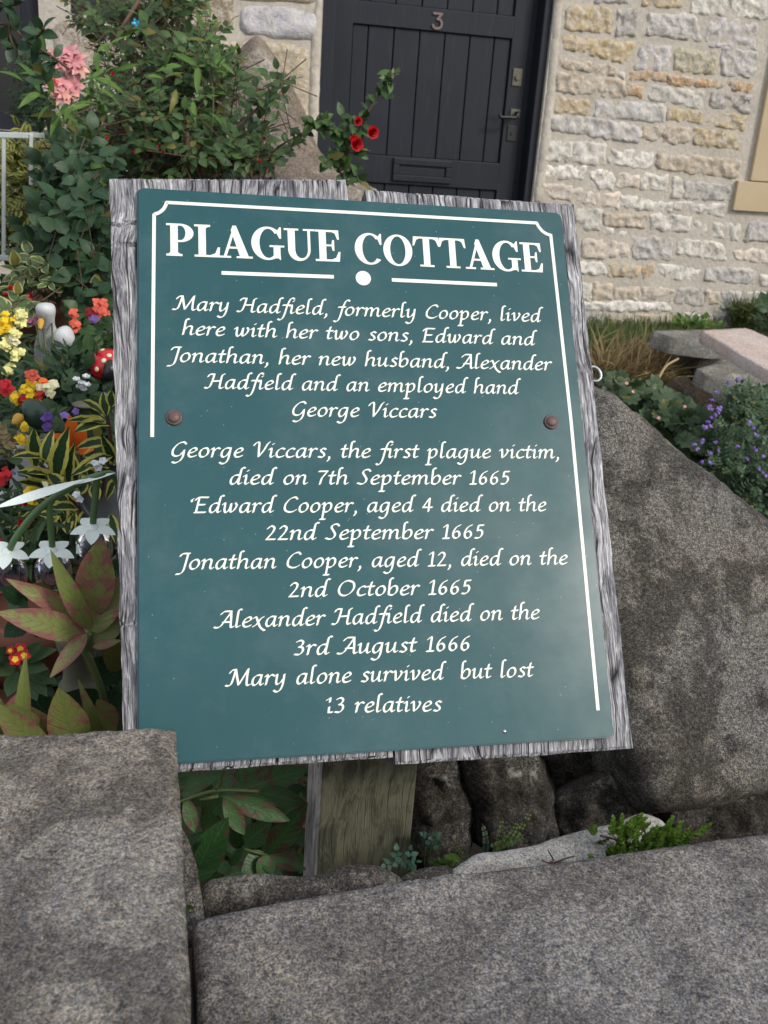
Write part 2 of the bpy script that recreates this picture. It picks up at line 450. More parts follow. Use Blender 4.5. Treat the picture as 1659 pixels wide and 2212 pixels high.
# ------------------------------------------------------------------ stone builder
def smooth_poly(poly, it=2, cut=.22):
    for _ in range(it):
        out = []
        for i, p in enumerate(poly):
            q = poly[(i+1) % len(poly)]
            out.append((p[0]+(q[0]-p[0])*cut, p[1]+(q[1]-p[1])*cut)); out.append((p[0]+(q[0]-p[0])*(1-cut), p[1]+(q[1]-p[1])*(1-cut)))
        poly = out
    return poly
def stone_mesh(poly, depth, bulge, R, res, namp, nfreq, seed=0, wob=.0, it=2, cut=.22, tilt=(0, 0), face_noise=None):
    """rounded block: outline poly in local XY, face towards +Z, body to -depth"""
    poly = smooth_poly(poly, it, cut)
    A = np.array(poly); L = []
    for i in range(len(A)):
        p, q = A[i], A[(i+1) % len(A)]
        d = np.linalg.norm(q-p); k = max(1, int(round(d/res)))
        for j in range(k): L.append(p+(q-p)*j/k)
    B = np.array(L)
    area = .5*np.sum(B[:, 0]*np.roll(B[:, 1], -1)-np.roll(B[:, 0], -1)*B[:, 1])
    if area < 0: B = B[::-1]
    if wob:
        cen = B.mean(0)
        for i in range(len(B)):
            v = Vector((B[i][0]*nfreq*1.5+seed*7.1, B[i][1]*nfreq*1.5, seed*3.3))
            B[i] = B[i] + np.array([noise.noise(v), noise.noise(v+Vector((9, 4, 2)))])*wob
    mn, mxx = B.min(0), B.max(0)
    pr = random.Random(seed)
    gx = np.arange(mn[0], mxx[0], res); gy = np.arange(mn[1], mxx[1], res)
    G = np.array([(x+pr.uniform(-.3, .3)*res+(.5*res if j % 2 else 0), y+pr.uniform(-.3, .3)*res) for j, y in enumerate(gy) for x in gx]) if len(gx) and len(gy) else np.zeros((0, 2))
    Bn = np.roll(B, -1, 0)
    def dist(Pt):
        out = np.full(len(Pt), 1e9)
        for p, q in zip(B, Bn):
            d = q-p; l2 = (d@d)+1e-18
            tt = np.clip(((Pt-p)@d)/l2, 0, 1)
            out = np.minimum(out, np.linalg.norm(Pt-(p+tt[:, None]*d), axis=1))
        return out
    def inside(Pt):
        c = np.zeros(len(Pt), bool)
        for p, q in zip(B, Bn):
            cond = (p[1] > Pt[:, 1]) != (q[1] > Pt[:, 1])
            xx = (q[0]-p[0])*(Pt[:, 1]-p[1])/((q[1]-p[1])+1e-18)+p[0]
            c ^= cond & (Pt[:, 0] < xx)
        return c
    if len(G):
        G = G[inside(G)]
        dg = dist(G); G, dg = G[dg > res*.45], dg[dg > res*.45]
    else: dg = np.zeros(0)
    pts = [Vector(p) for p in B]+[Vector(p) for p in G]
    nb = len(B)
    r = delaunay_2d_cdt(pts, [(i, (i+1) % nb) for i in range(nb)], [], 1, 1e-7)
    vs, fs = r[0], r[2]
    V2 = np.array([(v.x, v.y) for v in vs])
    dd = dist(V2); onb = dd < 1e-6
    cx, cy = B.mean(0)
    bm = bmesh.new(); bv = []
    for i, (x, y) in enumerate(V2):
        k = min(dd[i]/R, 1.0)
        h = bulge*math.sqrt(max(0, 1-(1-k)**2))
        n = noise.fractal(Vector((x*nfreq+seed*5.3, y*nfreq+seed*1.7, seed*2.1)), .7, 2.1, 5)
        z = h + n*namp*(.35+.65*k) if namp > .009 or bulge > .02 else h + (n+.42)*namp*(.35+.65*k) + (x-cx)*tilt[0]*k+(y-cy)*tilt[1]*k
        if face_noise: z += face_noise(x, y, k)
        bv.append(bm.verts.new((x, y, z)))
    for f in fs:
        try:
            ff = bm.faces.new([bv[i] for i in f])
        except ValueError: pass
    bm.normal_update()
    for f in bm.faces:
        if f.normal.z < 0: f.normal_flip()
    be = [e for e in bm.edges if e.is_boundary]
    ex = bmesh.ops.extrude_edge_only(bm, edges=be)
    nv = [g for g in ex['geom'] if isinstance(g, bmesh.types.BMVert)]
    for v in nv: v.co.z = -depth
    ne = [g for g in ex['geom'] if isinstance(g, bmesh.types.BMEdge) and all(abs(v.co.z+depth) < 1e-9 for v in g.verts)]
    try: bmesh.ops.contextual_create(bm, geom=ne)
    except Exception: pass
    bmesh.ops.recalc_face_normals(bm, faces=bm.faces)
    return bm_mesh(bm, 'stone', True)
def stone_at(name, vpts, p0, nrm, depth, bulge, R, res, namp, nfreq, mat, parent=None, seed=0, wob=.0, it=2, cut=.22, color=None, tilt=(0, 0), xdir=(1, 0, 0), fn=None):
    """outline given by picture points lying on the plane through p0 with normal nrm"""
    nrm = Vector(nrm).normalized()
    W3 = [PPl(x, y, p0, nrm) for x, y in vpts]
    cen = sum(W3, Vector())/len(W3)
    fr = frame(cen, xdir, nrm); inv = fr.inverted()
    loc = [inv @ q for q in W3]
    me = stone_mesh([(q.x, q.y) for q in loc], depth, bulge, R, res, namp, nfreq, seed, wob, it, cut, tilt, fn)
    return link(name, me, mat, parent, fr, color)

# ------------------------------------------------------------------ ground and road
def ground_h(x, y):
    """height of the garden behind the roadside wall"""
    t = max(0, min(1, (y-1.0)/2.6))
    h = .42+.33*t
    if x > .9: h += .0
    return h + .03*noise.noise(Vector((x*2, y*2, 0)))
bm = bmesh.new()
NX, NY = 60, 40
vv = [[None]*(NY+1) for _ in range(NX+1)]
for i in range(NX+1):
    for j in range(NY+1):
        x = -6+16*i/NX; y = .78+3.75*j/NY
        vv[i][j] = bm.verts.new((x, y, ground_h(x, y)))
for i in range(NX):
    for j in range(NY):
        bm.faces.new((vv[i][j], vv[i+1][j], vv[i+1][j+1], vv[i][j+1]))
props(link('garden_ground', bm_mesh(bm, 'ground', True), M['soil']), kind='structure')
bm = bmesh.new(); box(bm, (-60, -60, -.3), (60, .50, 0))
props(link('road', bm_mesh(bm), M['asphalt']), kind='structure')
bm = bmesh.new(); box(bm, (-60, .50, -.3), (60, 60, -.004))
props(link('ground', bm_mesh(bm), M['soil']), kind='structure')

# ------------------------------------------------------------------ the cottage
FY = 4.30428                       # plane of the house front
XL, XR = 0.60372, 1.56372
def XZ(vx, vy, Y=FY):
    p = P(vx, vy, Y); return p.x, p.z
cottage = thing('stone_cottage', 'old cottage of rubble stone walls with a dark plank door numbered 3', 'house', (1.1, FY, .7))
win = [(*[XZ(-260, -250)[0], XZ(96, 283)[0]], XZ(50, 283)[1], 2.9), (XZ(152, 20)[0], XZ(330, 20)[0], XZ(240, 38)[1], 2.9)]
holes = [(XL, XR, -1, 2.72)] + [(a, b, c, d) for a, b, c, d in win]
xs = sorted({-4.5, 6.0, *[v for h in holes for v in h[:2]]}); zs = sorted({-.1, 4.2, *[v for h in holes for v in h[2:]]})
zs = [z for z in zs if z >= -.1]
bm = bmesh.new()
for x0, x1 in zip(xs, xs[1:]):
    for z0, z1 in zip(zs, zs[1:]):
        cx, cz = (x0+x1)/2, (z0+z1)/2
        if any(a < cx < b and c < cz < d for a, b, c, d in holes): continue
        box(bm, (x0, FY, z0), (x1, FY+.35, z1))
bmesh.ops.remove_doubles(bm, verts=bm.verts, dist=1e-5)
seen = {}
for f in list(bm.faces):
    k = tuple(sorted(v.index for v in f.verts)); 
link('wall_face', bm_mesh(bm), M['mortar'], cottage)
bm = bmesh.new(); box(bm, (-4.5, FY+.36, -.1), (6, FY+.42, 4.2)); link('inner_wall', bm_mesh(bm), M['blackplastic'], cottage)

cols = dict(ochre=(.41, .32, .18), ochre2=(.38, .30, .18), orange=(.42, .28, .15), grey=(.40, .385, .37), light=(.52, .50, .45), white=(.60, .575, .53),
            tan=(.44, .37, .28), pink=(.54, .47, .40), dark=(.33, .31, .29), lilac=(.42, .40, .40), muted=(.36, .32, .22))
# stones right of the door: quads in the picture (x, y read on an enlargement), colour
WS = [
 ((215,40),(515,60),(495,215),(215,190),'ochre2'), ((560,65),(685,70),(665,230),(545,235),'dark'), ((760,85),(1050,100),(1108,275),(745,232),'grey'),
 ((1145,110),(1465,170),(1455,325),(1130,300),'lilac'), ((400,-60),(640,-60),(620,25),(410,15),'grey'), ((690,-60),(985,-60),(970,50),(720,40),'ochre2'),
 ((1030,-60),(1265,-60),(1255,105),(1040,85),'light'), ((1300,-60),(1640,-60),(1640,130),(1300,100),'light'), ((190,225),(665,285),(605,410),(200,330),'ochre'),
 ((695,295),(910,310),(880,475),(670,450),'lilac'), ((935,310),(1200,345),(1190,485),(920,460),'muted'), ((1240,310),(1470,350),(1440,515),(1235,490),'grey'),
 ((180,385),(545,440),(530,500),(170,440),'tan'), ((550,475),(600,480),(590,515),(540,505),'light'), ((640,460),(870,487),(870,540),(630,520),'orange'),
 ((880,490),(1130,515),(1130,572),(880,545),'orange'), ((1140,515),(1430,550),(1420,605),(1140,575),'orange'), ((160,472),(600,532),(600,642),(155,602),'tan'),
 ((612,545),(720,570),(710,642),(607,632),'orange'), ((770,560),(1110,600),(1105,715),(760,655),'light'), ((1175,605),(1425,625),(1410,747),(1165,702),'dark'),
 ((155,635),(360,665),(355,752),(145,735),'ochre'), ((410,660),(865,700),(860,805),(405,765),'grey'), ((890,715),(1400,760),(1370,852),(880,787),'ochre'),
 ((120,752),(700,832),(695,937),(110,852),'grey'), ((725,830),(1020,845),(1010,942),(715,922),'tan'), ((1060,845),(1340,880),(1340,977),(1055,947),'ochre'),
 ((75,930),(248,935),(243,1062),(70,1047),'light'), ((257,940),(475,945),(465,1082),(252,1067),'white'), ((505,985),(785,1005),(770,1112),(500,1072),'white'),
 ((815,1005),(1355,1050),(1345,1167),(810,1112),'tan'), ((70,1090),(340,1100),(330,1182),(65,1162),'white'), ((352,1120),(530,1125),(525,1247),(430,1240),'white'),
 ((555,1140),(690,1150),(690,1232),(550,1222),'pink'), ((712,1150),(880,1155),(870,1262),(702,1242),'light'), ((920,1160),(980,1165),(975,1302),(905,1292),'light'),
 ((1000,1190),(1290,1215),(1285,1312),(985,1297),'grey'), ((50,1195),(320,1235),(310,1322),(45,1287),'pink'), ((350,1260),(570,1267),(555,1372),(340,1332),'pink'),
 ((580,1285),(910,1330),(900,1387),(570,1352),'light'), ((922,1327),(1255,1342),(1235,1422),(912,1372),'white'), ((280,1370),(450,1382),(430,1512),(270,1502),'light'),
 ((465,1400),(745,1412),(735,1502),(470,1472),'tan'), ((780,1410),(1040,1427),(1010,1522),(770,1502),'white'), ((1070,1450),(1355,1477),(1340,1582),(1070,1532),'light'),
 ((1420,1460),(1720,1470),(1720,1602),(1380,1582),'grey'), ((471,1487),(610,1522),(600,1552),(460,1527),'white'), ((330,1570),(620,1602),(620,1702),(320,1692),'pink'),
 ((655,1555),(905,1562),(905,1707),(650,1692),'grey'), ((950,1575),(1250,1602),(1270,1712),(945,1672),'light'), ((1320,1640),(1640,1622),(1640,1742),(1320,1702),'pink'),
 ((300,1725),(475,1742),(470,1802),(300,1792),'white'), ((495,1730),(700,1752),(705,1827),(500,1812),'ochre2'), ((715,1742),(785,1732),(825,1830),(720,1822),'orange'),
 ((810,1737),(1100,1772),(1070,1837),(850,1812),'white'), ((1135,1757),(1460,1777),(1450,1867),(1125,1842),'grey'), ((1490,1802),(1700,1802),(1700,1882),(1490,1872),'light'),
 ((400,1857),(520,1872),(510,1977),(395,1967),'tan'), ((532,1882),(700,1892),(690,1972),(527,1962),'tan'), ((720,1892),(920,1902),(910,1972),(720,1967),'pink'),
 ((935,1892),(1120,1892),(1110,2012),(932,1992),'dark'), ((1135,1912),(1220,1922),(1220,1992),(1125,1990),'tan'), ((1240,1912),(1370,1912),(1360,2032),(1230,2022),'grey'),
 ((1385,1922),(1640,1912),(1640,2032),(1380,2032),'light'), ((330,2052),(450,2062),(450,2182),(330,2172),'grey'), ((480,2062),(930,2072),(920,2162),(480,2142),'tan'),
 ((950,2062),(1170,2062),(1170,2172),(950,2162),'light'), ((1190,2062),(1500,2052),(1500,2162),(1190,2172),'dark'), ((300,1860),(380,1862),(372,1975),(290,1970),'light'),
 ((340,2200),(700,2190),(700,2290),(340,2290),'light'), ((720,2190),(1100,2185),(1100,2290),(720,2290),'grey'), ((1120,2195),(1500,2185),(1500,2290),(1120,2290),'tan'),
 ((300,1980),(900,1985),(900,2045),(300,2040),'white'),
]
for i, q in enumerate(WS):
    pts = [(1152.2+x*.329, y*.329) for x, y in q[:4]]
    W3 = [P(x, y, FY) for x, y in pts]
    # mid points with slight wobble keep the outline hand dressed
    loc = []
    for k in range(4):
        a, b = W3[k], W3[(k+1) % 4]
        loc.append((a.x, a.z))
        for tt in (.25, .5, .78):
            m = a.lerp(b, tt); loc.append((m.x+rng.uniform(-1, 1)*.004, m.z+rng.uniform(-1, 1)*.0055))
    cx = sum(p[0] for p in loc)/len(loc); cz = sum(p[1] for p in loc)/len(loc)
    hw_ = max(abs(p[0]-cx) for p in loc); hh_ = max(abs(p[1]-cz) for p in loc)
    prd = rng.uniform(.003, .008)
    me = stone_mesh([((x-cx)*(1+.0075/hw_), (z-cz)*(1+.0065/hh_)) for x, z in loc], .03, prd, .0055, .0095, .0105, 30, i+1, .0085, 1, .25, (rng.uniform(-.04, .04), rng.uniform(-.10, .06)))
    c = cols[q[4]]; f = rng.uniform(.88, 1.1)
    link('stone', me, M['wallstone'], cottage, frame((cx, FY+.001, cz), (1, 0, 0), (0, -1, 0)), tuple(min(.9, v*f) for v in c))
# the same rubble goes on to the right of the picture and above it, coarser
for (x0, x1, z0, z1) in ((3.0, 4.6, .7, 3.6), (1.66, 3.0, 2.25, 3.6)):
    z = z0
    while z < z1:
        hh = rng.uniform(.07, .11); x = x0
        while x < x1:
            ww = rng.uniform(.12, .3)
            loc = [(x, z), (x+ww-.02, z+rng.uniform(-.01, .01)), (x+ww-.02, z+hh-.02), (x, z+hh-.02)]
            if not (x < 3.0 and z < 2.25 and x > 3.2):
                me = stone_mesh([(a-x, b-z) for a, b in loc], .03, .012, .014, .03, .008, 16, int(x*100+z*1000), .005)
                link('stone', me, M['wallstone'], cottage, frame((x, FY+.001, z), (1, 0, 0), (0, -1, 0)), tuple(v*rng.uniform(.9, 1.1) for v in cols[rng.choice(['grey', 'light', 'tan', 'white', 'ochre'])]))
            x += ww
        z += hh
# big quoins left of the door
def z4(x, y): return (363.8+x*.2924, y*.2924)
QS = [([(60,-60),(485,-60),(485,60),(480,235),(260,232),(120,235)], 'q1', (.24, .20, .13)), ([(535,42),(800,40),(1105,92),(1108,200),(1095,300),(800,292),(530,242)], 'lav', (.40, .39, .42)),
      ([(505,-80),(1085,-80),(1085,25),(800,12),(505,10)], 'top', (.34, .28, .18)), ([(190,292),(640,305),(640,610),(190,600)], 'yel', (.34, .29, .19)),
      ([(660,300),(1052,352),(1040,560),(1035,960),(760,960),(660,620)], 'yel2', (.36, .31, .21)), ([(-330,-60),(40,-60),(40,250),(-330,240)], 'l', (.26, .22, .16)),
      ([(-330,290),(160,300),(160,640),(-330,640)], 'l2', (.24, .21, .15)), ([(-330,670),(300,660),(640,640),(640,960),(-330,960)], 'l3', (.28, .25, .19)),
      ([(-860,150),(-370,150),(-370,560),(-870,560)], 'l4', (.25, .21, .16)), ([(-870,600),(-370,600),(-370,980),(-870,980)], 'l5', (.25, .22, .17)),
      ([(-1900,1010),(-1100,1010),(-1100,1500),(-1900,1500)], 'l6', (.25, .22, .17)), ([(-1060,1010),(-300,1010),(-300,1500),(-1060,1500)], 'l7', (.27, .24, .19)), ([(-260,1000),(1030,1000),(1020,1700),(-260,1700)], 'l8', (.29, .26, .2))]
for i, (pl, nm, col) in enumerate(QS):
    loc = [XZ(*z4(x, y)) for x, y in pl]
    cx = sum(p[0] for p in loc)/len(loc); cz = sum(p[1] for p in loc)/len(loc)
    me = stone_mesh([(x-cx, z-cz) for x, z in loc], .03, .010, .012, .018, .009, 12, 200+i, .006, 1, .15)
    link('quoin', me, M['wallstone'], cottage, frame((cx, FY+.001, cz), (1, 0, 0), (0, -1, 0)), col)
# dressed sandstone blocks of the window surround at the right edge
sur = thing('x', 'x', 'x'); bpy.data.objects.remove(sur)
for (pl) in ([(1668,110),(1618,391),(1800,404),(1850,110)], [(1590,389),(1584,455),(1800,472),(1800,408)], [(1714,-160),(1672,104),(1850,104),(1900,-160)]):
    loc = [XZ(x, y) for x, y in pl]
    x0 = min(p[0] for p in loc[:2]); 
    x1 = x0+.55; zb = loc[1][1] if loc[0][1] > loc[1][1] else loc[0][1]; zt = max(loc[0][1], loc[1][1])
    bm = bmesh.new(); box(bm, (x0, FY-.022, zb+.002), (x1, FY+.02, zt-.002), .003)
    link('ashlar_block', bm_mesh(bm), M['ashlar'], cottage)
# smooth render strips either side of the door frame
for pl in ([(692,-60),(697,-60),(689,249),(676,330),(662,330),(672,60)], [(1204,-60),(1222,-60),(1206,120),(1190,300),(1172,440),(1150,440),(1180,200)]):
    loc = [XZ(x, y) for x, y in pl]
    cx = sum(p[0] for p in loc)/len(loc); cz = sum(p[1] for p in loc)/len(loc)
    me = stone_mesh([(x-cx, z-cz) for x, z in loc], .02, .008, .01, .015, .004, 20, 77, .003, 1, .1)
    link('render_strip', me, M['mortar'], cottage, frame((cx, FY+.001, cz), (1, 0, 0), (0, -1, 0)))

# door
DY = FY+.085
def z5(x, y): return (667+x*.329, y*.329)
zb = XZ(*z5(760, 1222), DY)[1]
ZP2 = XZ(*z5(775, 1222), DY)[1]      # bottom of the letter-plate rail
ZP1 = XZ(*z5(775, 1040), DY)[1]      # bottom of the big plank panel
ZP0 = XZ(*z5(775, 200), DY)[1]       # top of the big plank panel
ZPm = XZ(*z5(775, 48), DY)[1]        # bottom of the upper panel
gx = [XZ(*z5(x, 170+(x-290)*.09), DY)[0] for x in (290, 395, 565, 735, 900, 1065, 1225, 1335)]
dx0, dx1 = XZ(*z5(168, 40), DY)[0], XZ(*z5(1462, 140), DY)[0]
fr_ = bmesh.new()
box(fr_, (XL, FY+.02, .6), (dx0-.002, FY+.14, 2.72), .004)
box(fr_, (dx1+.03, FY+.02, .6), (XR, FY+.14, 2.72), .004)
box(fr_, (XL, FY+.02, 2.64), (XR, FY+.141, 2.72), .004)
box(fr_, (dx1+.002, FY+.10, .6), (dx1+.032, FY+.145, 2.64), .003)
link('door_frame', bm_mesh(fr_), M['door'], cottage)
bm = bmesh.new(); dt = .012
box(bm, (dx0, DY, .68), (gx[0], DY+.045, 2.62), .003)
box(bm, (gx[7], DY, .68), (dx1, DY+.045, 2.62), .003)
for a, b in ((ZP2, ZP1), (ZP0, ZPm), (.68, .80), (2.5, 2.62)):
    box(bm, (gx[0]-.004, DY+.0006, a), (gx[7]+.004, DY+.0444, b), .003)
box(bm, (dx0+.01, DY+.03, .69), (dx1-.01, DY+.043, 2.61))
door = link('door', bm_mesh(bm), M['door'], cottage)
door['label'] = 'black painted plank door with bronze numeral 3'
for z0, z1 in ((.80, ZP2), (ZP1, ZP0), (ZPm, 2.5)):
    for a, b in zip(gx, gx[1:]):
        bm = bmesh.new(); box(bm, (a+.0018, DY+dt, z0), (b-.0018, DY+.029, z1), .0035)
        link('plank', bm_mesh(bm), M['door'], door)
# letter plate
a = XZ(*z5(556, 1035), DY); b = XZ(*z5(936, 1185), DY)
lx0, lx1, lz1, lz0 = a[0], XZ(*z5(940, 1060), DY)[0], a[1], XZ(*z5(556, 1185), DY)[1]
bm = bmesh.new(); t_ = .026
for (x0, x1, z0, z1) in ((lx0, lx1, lz1-t_, lz1), (lx0, lx1, lz0, lz0+t_), (lx0, lx0+t_, lz0+t_, lz1-t_), (lx1-t_, lx1, lz0+t_, lz1-t_)):
    box(bm, (x0, DY-.012, z0), (x1, DY+.002, z1), .003)
box(bm, (lx0+t_, DY-.004, lz0+t_), (lx1-t_, DY+.002, lz1-t_-.008), .002)
link('letter_plate', bm_mesh(bm), M['door'], door)
# lock furniture
def platebox(name, c0, c1, th, mat, extra=None):
    a = XZ(*c0, DY); b = XZ(*c1, DY)
    bm = bmesh.new(); box(bm, (a[0], DY-th, b[1]), (b[0], DY+.001, a[1]), .002)
    if extra: extra(bm, a, b)
    return link(name, bm_mesh(bm), mat, door)
def cyl(bm, c, r, d, axis='Y', seg=16):
    rr = bmesh.ops.create_cone(bm, cap_ends=True, segments=seg, radius1=r, radius2=r, depth=d)
    rot = {'Y': Matrix.Rotation(PI/2, 4, 'X'), 'X': Matrix.Rotation(PI/2, 4, 'Y'), 'Z': Matrix.Identity(4)}[axis]
    for v in rr['verts']: v.co = rot @ v.co + Vector(c)
platebox('lock_plate', z5(1343, 448), z5(1392, 568), .006, M['brass_old'], lambda bm, a, b: cyl(bm, ((a[0]+b[0])/2, DY-.008, (a[1]+b[1])/2), .011, .012))
platebox('handle_plate', z5(1325, 714), z5(1383, 775), .006, M['brass_old'])
kp = platebox('keyhole_plate', z5(1306, 822), z5(1360, 930), .005, M['ironwork'], lambda bm, a, b: cyl(bm, ((a[0]+b[0])/2, DY-.006, (a[1]+b[1])/2), .007, .006))
ha = P(*z5(1358, 745), DY-.004); hb = P(*z5(1362, 772), DY-.05); hc = P(*z5(1262, 768), DY-.055)
link('handle', tube_mesh(spline([ha, ha+Vector((0, -.04, 0)), hb+Vector((-.004, 0, 0)), hb.lerp(hc, .5), hc, hc+Vector((-.006, 0, .012))], 5), .0075, 8), M['ironwork'], door)

# ------------------------------------------------------------------ pen strokes -> flat letter meshes
def union_mesh(polys, th=.0004, eps=1e-7):
    """union of convex or simple polygons -> one raised sheet"""
    vs, fs = [], []
    for pl in polys:
        ar = sum(pl[i][0]*pl[(i+1) % len(pl)][1]-pl[(i+1) % len(pl)][0]*pl[i][1] for i in range(len(pl)))
        if abs(ar) < 1e-12: continue
        if ar < 0: pl = pl[::-1]
        b = len(vs); vs += [Vector(p) for p in pl]; fs.append(list(range(b, b+len(pl))))
    r = delaunay_2d_cdt(vs, [], fs, 0, eps)
    V, F, OF = r[0], r[2], r[5]
    F = [f for f, o in zip(F, OF) if len(o)]
    return V, F
def sheet(V, F, th):
    bm = bmesh.new(); bv = [bm.verts.new((v.x, v.y, th)) for v in V]
    for f in F:
        try: bm.faces.new([bv[i] for i in f])
        except ValueError: pass
    bm.normal_update()
    for f in bm.faces:
        if f.normal.z < 0: f.normal_flip()
    be = [e for e in bm.edges if e.is_boundary]
    ex = bmesh.ops.extrude_edge_only(bm, edges=be)
    for g in ex['geom']:
        if isinstance(g, bmesh.types.BMVert): g.co.z = 0
    bmesh.ops.delete(bm, geom=[v for v in bm.verts if not v.link_faces], context='VERTS')
    return bm
def hull(pts):
    pts = sorted(set((round(x, 7), round(y, 7)) for x, y in pts))
    if len(pts) < 3: return pts
    def half(p):
        h = []
        for q in p:
            while len(h) > 1 and (h[-1][0]-h[-2][0])*(q[1]-h[-2][1])-(h[-1][1]-h[-2][1])*(q[0]-h[-2][0]) <= 0: h.pop()
            h.append(q)
        return h
    a, b = half(pts), half(pts[::-1]); return a[:-1]+b[:-1]
NIB_W, NIB_T, NIB_A = 1.62, .55, math.radians(38)
def nib_polys(path, s=0.0):
    ca, sa = math.cos(NIB_A), math.sin(NIB_A)
    nb = [(ca*x*NIB_W/2-sa*y*NIB_T/2, sa*x*NIB_W/2+ca*y*NIB_T/2) for x, y in ((1, 1), (-1, 1), (-1, -1), (1, -1))]
    out = []
    for p, q in zip(path, path[1:]):
        out.append(hull([(p[0]+a, p[1]+b) for a, b in nb]+[(q[0]+a, q[1]+b) for a, b in nb]))
    return out
BOWL_A = [(7.6, 8.9), (5.4, 9.3), (2.6, 7.6), (1.3, 4), (1.9, 1.1), (3.8, .9), (6, 3.4), (7.3, 6.5)]
BOWL_B = [(1.8, 5), (4.2, 8.4), (6.4, 9.1), (7.8, 7.4), (7.4, 3.7), (5.2, 1.1), (3, .8), (1.6, 1.6)]
ARCH = [(1.8, 5), (4.3, 8.5), (6.5, 9.2), (7.6, 8), (7.1, 4), (7.0, 1.7), (7.9, .8), (9.3, 1.8)]
ST = [(.7, 7.8), (2.2, 9.2), (2.2, 6), (1.4, .7)]
UL = [(.6, 7.9), (2.2, 9.2), (1.9, 5), (1.9, 1.8), (3, .9), (5.3, 2.7), (7, 5.6)]
